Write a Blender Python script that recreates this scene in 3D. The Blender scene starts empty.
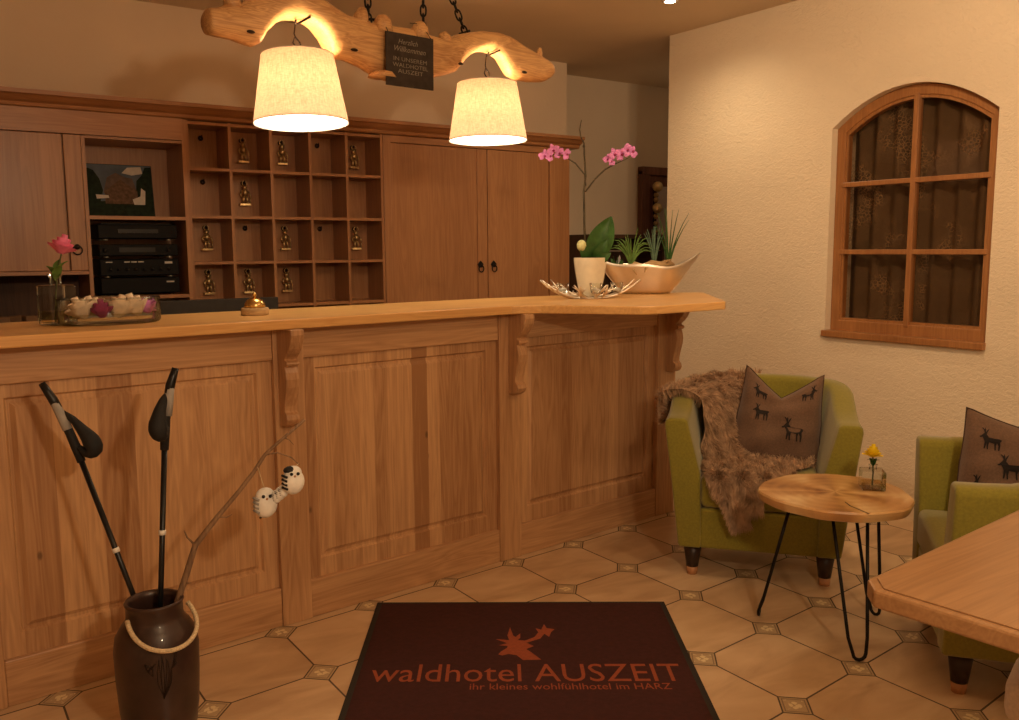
import bpy, bmesh, math, random
from mathutils import Vector, Matrix, geometry
random.seed(7)
C = bpy.context.scene.collection
PI = math.pi
sin, cos, rad = math.sin, math.cos, math.radians

# ------------------------------------------------------------------ materials
def _mat(name):
    m = bpy.data.materials.new(name); m.use_nodes = True
    nt = m.node_tree; b = nt.nodes['Principled BSDF']
    return m, nt, b
def N(nt, t, **kw):
    n = nt.nodes.new(t)
    for k, v in kw.items():
        if k.startswith('_'): setattr(n, k[1:], v)
        else: n.inputs[k].default_value = v
    return n
def L(nt, a, b): nt.links.new(a, b)
def math_(nt, op, a, b=None, c=None):
    n = nt.nodes.new('ShaderNodeMath'); n.operation = op
    for i, v in enumerate((a, b, c)):
        if v is None: continue
        if isinstance(v, (int, float)): n.inputs[i].default_value = v
        else: nt.links.new(v, n.inputs[i])
    return n.outputs[0]
def mixc(nt, fac, a, b, blend='MIX'):
    n = nt.nodes.new('ShaderNodeMix'); n.data_type = 'RGBA'; n.blend_type = blend
    for s, v in ((n.inputs[0], fac), (n.inputs[6], a), (n.inputs[7], b)):
        if isinstance(v, (int, float)): s.default_value = v
        elif isinstance(v, (tuple, list)): s.default_value = (*v[:3], 1)
        else: nt.links.new(v, s)
    return n.outputs[2]
def ramp(nt, fac, stops):
    n = nt.nodes.new('ShaderNodeValToRGB'); nt.links.new(fac, n.inputs[0])
    e = n.color_ramp.elements
    while len(e) < len(stops): e.new(0.5)
    for el, (p, c) in zip(e, stops):
        el.position = p; el.color = (*c, 1) if len(c) == 3 else c
    return n.outputs[0]
def plain(name, col, rough=.5, metal=0, var=.12, scale=30, bump=0, sheen=0, coat=0, spec=.35):
    m, nt, b = _mat(name)
    tc = N(nt, 'ShaderNodeTexCoord'); no = N(nt, 'ShaderNodeTexNoise', Scale=scale, Detail=4.0)
    L(nt, tc.outputs['Object'], no.inputs['Vector'])
    lo = tuple(c*(1-var) for c in col); hi = tuple(min(1, c*(1+var)) for c in col)
    L(nt, ramp(nt, no.outputs['Fac'], [(.3, lo), (.7, hi)]), b.inputs['Base Color'])
    b.inputs['Roughness'].default_value = rough; b.inputs['Metallic'].default_value = metal
    b.inputs['Specular IOR Level'].default_value = spec
    if sheen: b.inputs['Sheen Weight'].default_value = sheen
    if coat: b.inputs['Coat Weight'].default_value = coat
    if bump:
        bp = N(nt, 'ShaderNodeBump', Strength=bump, Distance=.003); L(nt, no.outputs['Fac'], bp.inputs['Height'])
        L(nt, bp.outputs[0], b.inputs['Normal'])
    return m
def wood(name, lo, hi, axis='Z', stave=None, rough=.42, tone=.35, across=9.0, coat=.15, knots=True, ring=.17):
    m, nt, b = _mat(name)
    tc = N(nt, 'ShaderNodeTexCoord'); co = tc.outputs['Object']
    sep = N(nt, 'ShaderNodeSeparateXYZ'); L(nt, co, sep.inputs[0])
    toneout = None
    if stave:
        ax, w = stave
        cell = math_(nt, 'FLOOR', math_(nt, 'DIVIDE', math_(nt, 'ADD', sep.outputs[ax], math_(nt, 'MULTIPLY', math_(nt, 'SINE', math_(nt, 'MULTIPLY', sep.outputs[ax], 23.0)), w*.22)), w))
        wn = N(nt, 'ShaderNodeTexWhiteNoise', _noise_dimensions='1D'); L(nt, cell, wn.inputs['W'])
        toneout = wn.outputs['Value']
        off = N(nt, 'ShaderNodeVectorMath', _operation='SCALE'); L(nt, wn.outputs['Color'], off.inputs[0]); off.inputs['Scale'].default_value = 7
        ad = N(nt, 'ShaderNodeVectorMath', _operation='ADD'); L(nt, co, ad.inputs[0]); L(nt, off.outputs[0], ad.inputs[1])
        co = ad.outputs[0]
    i = 'XYZ'.index(axis)
    mp = N(nt, 'ShaderNodeMapping'); s = [across]*3; s[i] = across*.075; mp.inputs['Scale'].default_value = s
    L(nt, co, mp.inputs[0])
    n1 = N(nt, 'ShaderNodeTexNoise', Scale=1.3, Detail=3.0, Distortion=.8); L(nt, mp.outputs[0], n1.inputs['Vector'])
    rings = math_(nt, 'FRACT', math_(nt, 'MULTIPLY', n1.outputs['Fac'], 9.0))
    rings = math_(nt, 'ABSOLUTE', math_(nt, 'SUBTRACT', math_(nt, 'MULTIPLY', rings, 2.0), 1.0))
    mp2 = N(nt, 'ShaderNodeMapping'); s = [across*13]*3; s[i] = across*.5; mp2.inputs['Scale'].default_value = s
    L(nt, co, mp2.inputs[0])
    n2 = N(nt, 'ShaderNodeTexNoise', Scale=1.0, Detail=2.0); L(nt, mp2.outputs[0], n2.inputs['Vector'])
    n3 = N(nt, 'ShaderNodeTexNoise', Scale=.6, Detail=2.0); L(nt, mp.outputs[0], n3.inputs['Vector'])
    f = math_(nt, 'ADD', math_(nt, 'MULTIPLY', rings, ring), math_(nt, 'MULTIPLY', n2.outputs['Fac'], .42))
    f = math_(nt, 'ADD', f, math_(nt, 'MULTIPLY', n3.outputs['Fac'], .50))
    if toneout is not None:
        f = math_(nt, 'ADD', f, math_(nt, 'MULTIPLY', math_(nt, 'SUBTRACT', toneout, .5), tone))
    mid = tuple((a+c)/2 for a, c in zip(lo, hi))
    col = ramp(nt, f, [(.30, lo), (.55, mid), (.80, hi)])
    if knots:
        mk = N(nt, 'ShaderNodeMapping'); s = [5.0]*3; s[i] = 2.6; mk.inputs['Scale'].default_value = s; L(nt, co, mk.inputs[0])
        vo = N(nt, 'ShaderNodeTexVoronoi', Scale=1.0); L(nt, mk.outputs[0], vo.inputs['Vector'])
        kf = ramp(nt, vo.outputs['Distance'], [(.022, (1, 1, 1)), (.05, (0, 0, 0))])
        col = mixc(nt, math_(nt, 'MULTIPLY', kf, .75), col, tuple(c*.28 for c in lo))
    L(nt, col, b.inputs['Base Color'])
    b.inputs['Roughness'].default_value = rough; b.inputs['Coat Weight'].default_value = coat; b.inputs['Coat Roughness'].default_value = .25
    bp = N(nt, 'ShaderNodeBump', Strength=.12, Distance=.002); L(nt, n2.outputs['Fac'], bp.inputs['Height']); L(nt, bp.outputs[0], b.inputs['Normal'])
    return m
def plaster(name, col, strength, scale, stretch=(1, 1, 1)):
    m, nt, b = _mat(name)
    tc = N(nt, 'ShaderNodeTexCoord'); mp = N(nt, 'ShaderNodeMapping'); mp.inputs['Scale'].default_value = stretch
    L(nt, tc.outputs['Object'], mp.inputs[0])
    n1 = N(nt, 'ShaderNodeTexNoise', Scale=scale, Detail=5.0, Roughness=.6, Distortion=1.4); L(nt, mp.outputs[0], n1.inputs['Vector'])
    n2 = N(nt, 'ShaderNodeTexNoise', Scale=2.0, Detail=3.0); L(nt, mp.outputs[0], n2.inputs['Vector'])
    L(nt, ramp(nt, n2.outputs['Fac'], [(.3, tuple(c*.93 for c in col)), (.7, col)]), b.inputs['Base Color'])
    b.inputs['Roughness'].default_value = .9
    bp = N(nt, 'ShaderNodeBump', Strength=strength, Distance=.012); L(nt, n1.outputs['Fac'], bp.inputs['Height']); L(nt, bp.outputs[0], b.inputs['Normal'])
    return m
def emit(name, col, st):
    m, nt, b = _mat(name); b.inputs['Base Color'].default_value = (*col, 1)
    b.inputs['Emission Color'].default_value = (*col, 1); b.inputs['Emission Strength'].default_value = st
    return m
def glass(name, tint=(1, 1, 1), refl=1.0, dens=0.0):
    m = bpy.data.materials.new(name); m.use_nodes = True; nt = m.node_tree; nt.nodes.clear()
    out = N(nt, 'ShaderNodeOutputMaterial'); tr = N(nt, 'ShaderNodeBsdfTransparent'); tr.inputs[0].default_value = (*tint, 1)
    gl = N(nt, 'ShaderNodeBsdfGlossy', Roughness=.03); fr = N(nt, 'ShaderNodeLayerWeight', Blend=.35)
    mx = N(nt, 'ShaderNodeMixShader')
    L(nt, math_(nt, 'MULTIPLY', fr.outputs['Fresnel'], refl), mx.inputs[0]); L(nt, tr.outputs[0], mx.inputs[1]); L(nt, gl.outputs[0], mx.inputs[2])
    L(nt, mx.outputs[0], out.inputs[0])
    return m
def lace(name, col):
    m = bpy.data.materials.new(name); m.use_nodes = True; nt = m.node_tree; nt.nodes.clear()
    out = N(nt, 'ShaderNodeOutputMaterial'); tr = N(nt, 'ShaderNodeBsdfTransparent'); di = N(nt, 'ShaderNodeBsdfDiffuse'); di.inputs[0].default_value = (*col, 1)
    tc = N(nt, 'ShaderNodeTexCoord'); vo = N(nt, 'ShaderNodeTexVoronoi', Scale=55.0, _feature='DISTANCE_TO_EDGE')
    no = N(nt, 'ShaderNodeTexNoise', Scale=6.0, Detail=3.0); L(nt, tc.outputs['Object'], vo.inputs['Vector']); L(nt, tc.outputs['Object'], no.inputs['Vector'])
    e = ramp(nt, vo.outputs['Distance'], [(.05, (1, 1, 1)), (.16, (0, 0, 0))])
    f = math_(nt, 'MULTIPLY', e, ramp(nt, no.outputs['Fac'], [(.45, (0, 0, 0)), (.62, (1, 1, 1))]))
    f = math_(nt, 'ADD', math_(nt, 'MULTIPLY', f, .32), .34)
    mx = N(nt, 'ShaderNodeMixShader'); L(nt, f, mx.inputs[0]); L(nt, tr.outputs[0], mx.inputs[1]); L(nt, di.outputs[0], mx.inputs[2]); L(nt, mx.outputs[0], out.inputs[0])
    return m
def shade_mat():
    m = bpy.data.materials.new('linen_lampshade'); m.use_nodes = True; nt = m.node_tree; nt.nodes.clear()
    out = N(nt, 'ShaderNodeOutputMaterial'); di = N(nt, 'ShaderNodeBsdfDiffuse'); tl = N(nt, 'ShaderNodeBsdfTranslucent')
    tc = N(nt, 'ShaderNodeTexCoord'); mp = N(nt, 'ShaderNodeMapping'); mp.inputs['Scale'].default_value = (1, 1, 5); L(nt, tc.outputs['Object'], mp.inputs[0])
    no = N(nt, 'ShaderNodeTexNoise', Scale=60.0, Detail=4.0); L(nt, mp.outputs[0], no.inputs['Vector'])
    mp2 = N(nt, 'ShaderNodeMapping'); mp2.inputs['Scale'].default_value = (4, 4, .6); L(nt, tc.outputs['Object'], mp2.inputs[0])
    n2 = N(nt, 'ShaderNodeTexNoise', Scale=50.0, Detail=3.0); L(nt, mp2.outputs[0], n2.inputs['Vector'])
    f = math_(nt, 'MULTIPLY', math_(nt, 'ADD', no.outputs['Fac'], n2.outputs['Fac']), .5)
    c = ramp(nt, f, [(.35, (.20, .125, .082)), (.62, (.30, .20, .14))])
    L(nt, c, di.inputs[0]); L(nt, c, tl.inputs[0])
    mx = N(nt, 'ShaderNodeMixShader'); mx.inputs[0].default_value = .6
    L(nt, di.outputs[0], mx.inputs[1]); L(nt, tl.outputs[0], mx.inputs[2]); L(nt, mx.outputs[0], out.inputs[0])
    return m
def diffuser_mat(st):
    m = bpy.data.materials.new('lamp_diffuser'); m.use_nodes = True; nt = m.node_tree; nt.nodes.clear()
    out = N(nt, 'ShaderNodeOutputMaterial'); e = N(nt, 'ShaderNodeEmission', Strength=st); e.inputs[0].default_value = (1, .80, .52, 1)
    L(nt, e.outputs[0], out.inputs[0])
    return m
def floor_mat():
    m, nt, b = _mat('octagon_floor_tile')
    tc = N(nt, 'ShaderNodeTexCoord'); sep = N(nt, 'ShaderNodeSeparateXYZ'); L(nt, tc.outputs['Object'], sep.inputs[0])
    ax, ay, bx, by = .3775, .0315, .004, .388; D = ax*by-ay*bx; ox, oy = 2.594, 2.434
    X = math_(nt, 'SUBTRACT', sep.outputs[0], ox); Y = math_(nt, 'SUBTRACT', sep.outputs[1], oy)
    u = math_(nt, 'ADD', math_(nt, 'MULTIPLY', X, by/D), math_(nt, 'MULTIPLY', Y, -bx/D))
    v = math_(nt, 'ADD', math_(nt, 'MULTIPLY', X, -ay/D), math_(nt, 'MULTIPLY', Y, ax/D))
    fu = math_(nt, 'ABSOLUTE', math_(nt, 'SUBTRACT', u, math_(nt, 'ROUND', u)))
    fv = math_(nt, 'ABSOLUTE', math_(nt, 'SUBTRACT', v, math_(nt, 'ROUND', v)))
    s = math_(nt, 'ADD', fu, fv); mn = math_(nt, 'MINIMUM', fu, fv)
    inside = math_(nt, 'LESS_THAN', s, .168)
    g1 = math_(nt, 'LESS_THAN', math_(nt, 'ABSOLUTE', math_(nt, 'SUBTRACT', s, .172)), .010)
    g2 = math_(nt, 'MULTIPLY', math_(nt, 'LESS_THAN', mn, .0085), math_(nt, 'GREATER_THAN', s, .172))
    grout = math_(nt, 'MAXIMUM', g1, g2)
    wn = N(nt, 'ShaderNodeTexWhiteNoise', _noise_dimensions='2D'); cv = N(nt, 'ShaderNodeCombineXYZ')
    L(nt, math_(nt, 'FLOOR', u), cv.inputs[0]); L(nt, math_(nt, 'FLOOR', v), cv.inputs[1]); L(nt, cv.outputs[0], wn.inputs['Vector'])
    ad = N(nt, 'ShaderNodeVectorMath', _operation='MULTIPLY_ADD'); L(nt, wn.outputs['Color'], ad.inputs[0]); ad.inputs[1].default_value = (9, 9, 9); L(nt, tc.outputs['Object'], ad.inputs[2])
    mp = N(nt, 'ShaderNodeMapping'); mp.inputs['Scale'].default_value = (1.2, 3.2, 1); mp.inputs['Rotation'].default_value = (0, 0, .5); L(nt, ad.outputs[0], mp.inputs[0])
    n1 = N(nt, 'ShaderNodeTexNoise', Scale=2.2, Detail=5.0, Distortion=.9); L(nt, mp.outputs[0], n1.inputs['Vector'])
    f = math_(nt, 'ADD', n1.outputs['Fac'], math_(nt, 'MULTIPLY', math_(nt, 'SUBTRACT', wn.outputs['Value'], .5), .18))
    tile = ramp(nt, f, [(.3, (.46, .29, .16)), (.5, (.58, .39, .225)), (.72, (.68, .49, .30))])
    # relief motif of the little inset: concentric diamond lines and a four-petal flower
    q = math_(nt, 'DIVIDE', s, .168)
    border = math_(nt, 'LESS_THAN', math_(nt, 'ABSOLUTE', math_(nt, 'SUBTRACT', q, .80)), .045)
    pet = math_(nt, 'MULTIPLY', math_(nt, 'SINE', math_(nt, 'MULTIPLY', fu, 62.0)), math_(nt, 'SINE', math_(nt, 'MULTIPLY', fv, 62.0)))
    n4 = N(nt, 'ShaderNodeTexNoise', Scale=70.0, Detail=2.0); L(nt, tc.outputs['Object'], n4.inputs['Vector'])
    pet = math_(nt, 'ADD', pet, math_(nt, 'MULTIPLY', math_(nt, 'SUBTRACT', n4.outputs['Fac'], .5), 2.4))
    pet = math_(nt, 'MULTIPLY', math_(nt, 'GREATER_THAN', pet, .22), math_(nt, 'LESS_THAN', q, .7))
    ins = mixc(nt, math_(nt, 'MAXIMUM', pet, 0.0), (.46, .32, .18), (.74, .60, .36))
    ins = mixc(nt, border, ins, (.22, .14, .08))
    col = mixc(nt, inside, tile, ins)
    col = mixc(nt, grout, col, (.085, .055, .032))
    L(nt, col, b.inputs['Base Color'])
    L(nt, math_(nt, 'ADD', math_(nt, 'MULTIPLY', grout, .4), .33), b.inputs['Roughness'])
    h = math_(nt, 'ADD', math_(nt, 'SUBTRACT', 1.0, grout), math_(nt, 'MULTIPLY', math_(nt, 'MULTIPLY', pet, inside), .4))
    bp = N(nt, 'ShaderNodeBump', Strength=.35, Distance=.004); L(nt, h, bp.inputs['Height']); L(nt, bp.outputs[0], b.inputs['Normal'])
    return m
def radial_wood():
    m, nt, b = _mat('radial_slab_wood')
    tc = N(nt, 'ShaderNodeTexCoord'); mp = N(nt, 'ShaderNodeMapping'); mp.inputs['Scale'].default_value = (1, 1, .1); L(nt, tc.outputs['Object'], mp.inputs[0])
    n = N(nt, 'ShaderNodeTexNoise', Scale=4.0, Detail=3.0, Distortion=.8); L(nt, mp.outputs[0], n.inputs['Vector'])
    gr = N(nt, 'ShaderNodeTexGradient', _gradient_type='RADIAL'); 
    wv = N(nt, 'ShaderNodeMapping'); L(nt, tc.outputs['Object'], wv.inputs[0]); wv.inputs['Rotation'].default_value = (0, 0, .7)
    L(nt, wv.outputs[0], gr.inputs[0])
    a = math_(nt, 'ADD', math_(nt, 'MULTIPLY', gr.outputs['Fac'], 11.0), math_(nt, 'MULTIPLY', n.outputs['Fac'], 2.2))
    st = math_(nt, 'SINE', math_(nt, 'MULTIPLY', a, 3.2))
    ln = N(nt, 'ShaderNodeVectorMath', _operation='LENGTH'); L(nt, mp.outputs[0], ln.inputs[0])
    rg = math_(nt, 'SINE', math_(nt, 'ADD', math_(nt, 'MULTIPLY', ln.outputs['Value'], 150.0), math_(nt, 'MULTIPLY', n.outputs['Fac'], 14.0)))
    f = math_(nt, 'ADD', math_(nt, 'ADD', math_(nt, 'MULTIPLY', st, .15), math_(nt, 'MULTIPLY', rg, .035)), math_(nt, 'MULTIPLY', n.outputs['Fac'], 1.05))
    L(nt, ramp(nt, f, [(.2, (.25, .10, .035)), (.42, (.50, .26, .095)), (.62, (.62, .36, .15)), (.85, (.80, .58, .30))]), b.inputs['Base Color'])
    b.inputs['Roughness'].default_value = .3; b.inputs['Coat Weight'].default_value = .3
    return m

M = {}
OL, OH = (.33, .160, .070), (.60, .35, .175)
M['oak_v'] = wood('oak_vertical_staves', OL, OH, 'Z', ('X', .085), tone=.42)
M['oak_vp'] = wood('oak_vertical_board', OL, OH, 'Z', tone=.2)
M['oak_h'] = wood('oak_horizontal_board', OL, OH, 'X')
M['oak_top'] = wood('oak_counter_top', (.60, .31, .10), (.82, .50, .19), 'X', ('Y', .12), rough=.36, tone=.2, coat=.12, knots=False)
M['oak_tab'] = wood('oak_table_top', (.30, .15, .062), (.46, .25, .11), 'X', ('Y', .14), rough=.35, tone=.3, coat=.2)
M['cab_v'] = wood('cabinet_wood_vertical', (.29, .125, .050), (.44, .215, .090), 'Z', ('X', .11), tone=.25, knots=False)
M['cab_h'] = wood('cabinet_wood_horizontal', (.28, .115, .045), (.44, .21, .085), 'X', knots=False)
M['cab_d'] = wood('dark_stained_wood', (.05, .022, .012), (.11, .05, .025), 'Z', ('X', .1), knots=False, rough=.7, coat=0)
M['win'] = wood('window_frame_wood', (.25, .10, .032), (.42, .19, .065), 'Z', knots=False)
M['log'] = wood('peeled_log', (.34, .14, .045), (.70, .42, .18), 'X', rough=.55, across=18, ring=.25, coat=.05)
M['branch'] = wood('branch_bark', (.13, .075, .045), (.36, .22, .12), 'Z', rough=.8, coat=0)
M['drift'] = wood('driftwood', (.28, .16, .07), (.62, .42, .20), 'X', rough=.8, coat=0)
M['wallr'] = plaster('rough_cream_plaster', (.84, .71, .53), .62, 30, (1, 1, 1.6))
M['wall'] = plaster('smooth_cream_plaster', (.80, .64, .47), .12, 40)
M['ceil'] = plaster('ceiling_paint', (.76, .62, .45), .05, 40)
M['floor'] = floor_mat()
M['slab'] = radial_wood()
M['green'] = plain('lime_green_felt', (.225, .195, .022), .85, var=.12, scale=120, bump=.15, sheen=.3)
M['dkleg'] = plain('dark_stained_leg', (.035, .018, .012), .4)
M['tip'] = plain('pale_wood_foot', (.45, .22, .10), .5)
M['iron'] = plain('black_iron', (.015, .013, .012), .45, .6)
M['darkmetal'] = plain('dark_bronze', (.035, .024, .018), .4, .8)
M['brass'] = plain('polished_brass', (.72, .48, .18), .22, 1)
M['gold'] = plain('aged_brass', (.62, .45, .22), .38, .85, var=.4)
M['bellgold'] = plain('golden_bell', (.75, .58, .30), .4, .3)
M['silver'] = plain('brushed_silver', (.74, .65, .54), .36, .9, var=.12, scale=8)
M['black'] = plain('black_plastic', (.008, .008, .009), .3)
M['black2'] = plain('black_metal_case', (.006, .005, .005), .5, spec=.12)
M['blackcloth'] = plain('black_nylon', (.012, .012, .013), .7, bump=.4, scale=60)
M['grey'] = plain('dark_grey_laminate', (.040, .033, .028), .6, spec=.15)
M['greygrip'] = plain('grey_cork_grip', (.33, .31, .29), .6)
M['white'] = plain('white_plastic', (.80, .78, .74), .4)
M['cream'] = plain('cream_ceramic', (.80, .72, .55), .25, var=.05, coat=.4)
M['pot'] = plain('dark_brown_stoneware', (.040, .019, .014), .42, var=.35, scale=14, coat=.3)
M['rope'] = plain('cream_rope', (.62, .48, .30), .9, var=.25, scale=200, bump=.6)
M['mat'] = plain('maroon_mat_pile', (.042, .008, .006), .95, var=.18, scale=60, bump=.3)
M['matedge'] = plain('black_rubber_edge', (.022, .017, .013), .8)
M['matink'] = plain('rust_red_print', (.27, .060, .022), .95, var=.12, scale=90)
M['slate'] = plain('dark_slate', (.043, .032, .025), .75, var=.25, spec=.2)
M['chalk'] = plain('chalk_lettering', (.22, .19, .15), .8)
M['leaf'] = plain('waxy_green_leaf', (.035, .10, .020), .35, var=.3)
M['grass'] = plain('fresh_grass_blade', (.12, .22, .045), .6, var=.3)
M['bluegrass'] = plain('blue_green_blade', (.12, .20, .13), .6, var=.3)
M['stem'] = plain('olive_stem', (.10, .11, .035), .6, var=.3)
M['twig'] = plain('brown_twig', (.065, .048, .024), .7, var=.3)
M['pink'] = plain('pink_petal', (.74, .27, .66), .6, var=.25, scale=60)
M['rose'] = plain('rose_petal', (.92, .22, .40), .6, var=.2, scale=40)
M['purple'] = plain('purple_petal', (.30, .03, .13), .6, var=.2)
M['creamp'] = plain('cream_petal', (.86, .68, .50), .6, var=.12, scale=40)
M['yellow'] = plain('yellow_petal', (.95, .68, .02), .6, var=.12, scale=60)
M['bud'] = plain('pale_green_bud', (.62, .62, .30), .5)
M['soil'] = plain('dark_potting_soil', (.03, .018, .01), .95, bump=.8)
M['pillow'] = plain('brown_linen', (.145, .083, .052), .9, var=.15, scale=150, bump=.25, sheen=.2)
M['piping'] = plain('dark_brown_piping', (.06, .032, .02), .9)
M['print'] = plain('dark_stag_print', (.018, .013, .012), .9)
M['fur'] = plain('taupe_sheepskin', (.50, .33, .21), .9, var=.35, scale=26)
M['greycloth'] = plain('pale_grey_upholstery', (.60, .50, .43), .9, var=.1, scale=120, bump=.2)
M['glass'] = glass('clear_glass', (.93, .95, .93), .9)
M['water'] = glass('stale_water', (.90, .84, .62), .6)
M['pane'] = glass('window_glass', (.78, .72, .66), .22)
M['lace'] = lace('lace_curtain_fabric', (.34, .23, .13))
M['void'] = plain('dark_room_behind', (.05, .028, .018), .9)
M['shade'] = shade_mat()
M['diff'] = diffuser_mat(9.0)
M['spot'] = emit('spotlight_lens', (1, .82, .55), 30)
M['sky'] = plain('printed_sky', (.10, .13, .17), .5, spec=.1, var=.35, scale=9)
M['tree'] = plain('printed_trees', (.010, .020, .009), .5, spec=.1, var=.5, scale=40)
M['house'] = plain('printed_stone_house', (.12, .075, .05), .5, spec=.1, var=.4, scale=60)
M['roofp'] = plain('printed_roof', (.10, .065, .05), .4, var=.3)
M['whitep'] = plain('printed_white_blossom', (.55, .52, .48), .4)
M['silvertext'] = plain('silver_print', (.55, .52, .48), .4)
M['tan'] = plain('tan_parcel', (.16, .085, .04), .6)
M['doorred'] = wood('reddish_door_wood', (.12, .045, .03), (.26, .11, .07), 'Z', knots=False)

# ------------------------------------------------------------------ mesh helpers
class MB:
    def __init__(s): s.v = []; s.f = []; s.m = []; s.mats = []; s.cur = 0; s.sm = []; s.smooth = False
    def use(s, m):
        m = M[m] if isinstance(m, str) else m
        if m not in s.mats: s.mats.append(m)
        s.cur = s.mats.index(m); return s
    def add(s, vs, fs, smooth=None):
        o = len(s.v); s.v += [tuple(p) for p in vs]
        for f in fs: s.f.append(tuple(i+o for i in f)); s.m.append(s.cur); s.sm.append(s.smooth if smooth is None else smooth)
        return s
    def box(s, x0, x1, y0, y1, z0, z1, b=0.0):
        if b <= 0:
            vs = [(x, y, z) for z in (z0, z1) for y in (y0, y1) for x in (x0, x1)]
            return s.add(vs, [(0, 2, 3, 1), (4, 5, 7, 6), (0, 1, 5, 4), (2, 6, 7, 3), (0, 4, 6, 2), (1, 3, 7, 5)], False)
        bm = bmesh.new(); bmesh.ops.create_cube(bm, size=1)
        for v in bm.verts: v.co = Vector(((x0+x1)/2+v.co.x*(x1-x0), (y0+y1)/2+v.co.y*(y1-y0), (z0+z1)/2+v.co.z*(z1-z0)))
        bmesh.ops.bevel(bm, geom=bm.edges[:], offset=b, segments=2 if b < .02 else 4, profile=.5, affect='EDGES')
        s.bm(bm, b >= .02); return s
    def bm(s, bm, smooth=False, mtx=None):
        bm.verts.index_update()
        vs = [(mtx @ v.co if mtx else v.co) for v in bm.verts]
        s.add([tuple(v) for v in vs], [tuple(v.index for v in f.verts) for f in bm.faces], smooth); bm.free(); return s
    def prism(s, pts, z0, z1, axis='Z', b=0):
        bm = bmesh.new()
        def P(a, c, h): return (a, c, h) if axis == 'Z' else ((a, h, c) if axis == 'Y' else (h, a, c))
        vs = [bm.verts.new(P(a, c, z0)) for a, c in pts]; f = bm.faces.new(vs)
        r = bmesh.ops.extrude_face_region(bm, geom=[f]); d = Vector(P(0, 0, z1-z0)) - Vector(P(0, 0, 0))
        for e in r['geom']:
            if isinstance(e, bmesh.types.BMVert): e.co += d
        bmesh.ops.recalc_face_normals(bm, faces=bm.faces[:])
        if b: bmesh.ops.bevel(bm, geom=[e for e in bm.edges], offset=b, segments=2, profile=.5, affect='EDGES')
        s.bm(bm); return s
    def tube(s, pts, r, n=10, cap=True, closed=False):
        pts = [Vector(p) for p in pts]; k = len(pts)
        rs = r if isinstance(r, (list, tuple)) else [r]*k
        vs = []; fs = []; prev = None
        for i, p in enumerate(pts):
            if closed: t = pts[(i+1) % k]-pts[i-1]
            else: t = pts[min(i+1, k-1)]-pts[max(i-1, 0)]
            t.normalize()
            if prev is None: a = t.orthogonal().normalized()
            else: a = (prev - t*prev.dot(t)).normalized()
            prev = a; b = t.cross(a)
            for j in range(n):
                th = 2*PI*j/n; vs.append(p+(a*cos(th)+b*sin(th))*rs[i])
        for i in range(k if closed else k-1):
            i2 = (i+1) % k
            for j in range(n):
                j2 = (j+1) % n; fs.append((i*n+j, i*n+j2, i2*n+j2, i2*n+j))
        if cap and not closed: fs += [tuple(range(n))[::-1], tuple((k-1)*n+j for j in range(n))]
        return s.add(vs, fs, True)
    def lathe(s, prof, cx=0, cy=0, n=28, sx=1, sy=1, cap0=True, cap1=True):
        vs = []; fs = []; k = len(prof)
        for r, z in prof:
            for j in range(n):
                th = 2*PI*j/n; vs.append((cx+r*sx*cos(th), cy+r*sy*sin(th), z))
        for i in range(k-1):
            for j in range(n):
                j2 = (j+1) % n; fs.append((i*n+j, i*n+j2, (i+1)*n+j2, (i+1)*n+j))
        if cap0: fs.append(tuple(range(n))[::-1])
        if cap1: fs.append(tuple((k-1)*n+j for j in range(n)))
        return s.add(vs, fs, True)
    def ball(s, c, r, n=12, sc=(1, 1, 1), rot=None):
        bm = bmesh.new(); bmesh.ops.create_uvsphere(bm, u_segments=n, v_segments=max(6, n*2//3), radius=r)
        mt = Matrix.Translation(c) @ (rot.to_matrix().to_4x4() if rot else Matrix()) @ Matrix.Diagonal((*sc, 1))
        return s.bm(bm, True, mt)
    def grid(s, fn, nu, nv, closed_u=False, smooth=True):
        vs = [fn(i/(nu if closed_u else nu-1), j/(nv-1)) for j in range(nv) for i in range(nu)]
        fs = []
        for j in range(nv-1):
            for i in range(nu if closed_u else nu-1):
                i2 = (i+1) % nu; fs.append((j*nu+i, j*nu+i2, (j+1)*nu+i2, (j+1)*nu+i))
        return s.add(vs, fs, smooth)
    def flatpoly(s, pts, fn):
        tri = geometry.tessellate_polygon([[Vector((a, b, 0)) for a, b in pts]])
        return s.add([fn(a, b) for a, b in pts], tri, False)
    def xf(s, mtx): s.v = [tuple(mtx @ Vector(p)) for p in s.v]; return s
    def build(s, name, mat=None, parent=None, bevel=0, loc=None, fix=True):
        if mat is not None: 
            if not s.mats: s.mats = [M[mat] if isinstance(mat, str) else mat]
        me = bpy.data.meshes.new(name); me.from_pydata(s.v, [], s.f)
        for m in s.mats: me.materials.append(m)
        me.polygons.foreach_set('material_index', s.m); me.polygons.foreach_set('use_smooth', s.sm)
        me.update()
        o = bpy.data.objects.new(name, me); C.objects.link(o)
        if parent: o.parent = parent
        if loc: o.location = loc
        if bevel:
            bv = o.modifiers.new('edge', 'BEVEL'); bv.width = bevel; bv.segments = 2; bv.limit_method = 'ANGLE'
        return o
def root(name, label, cat, loc=(0, 0, 0), rz=0, group=None, mtx=None):
    o = bpy.data.objects.new(name, None); C.objects.link(o); o.empty_display_size = .05
    o.location = loc; o.rotation_euler = (0, 0, rz)
    if mtx is not None: o.matrix_world = mtx
    return tag(o, label, cat, group)
def tag(o, label, cat, group=None, kind=None):
    o['label'] = label; o['category'] = cat
    if group: o['group'] = group
    if kind: o['kind'] = kind
    return o
def struct(o, label=None):
    o['kind'] = 'structure'
    if label: o['label'] = label; 
    return o
def B(x0, x1, y0, y1, z0, z1, b=0.0): return MB().box(x0, x1, y0, y1, z0, z1, b)
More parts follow.
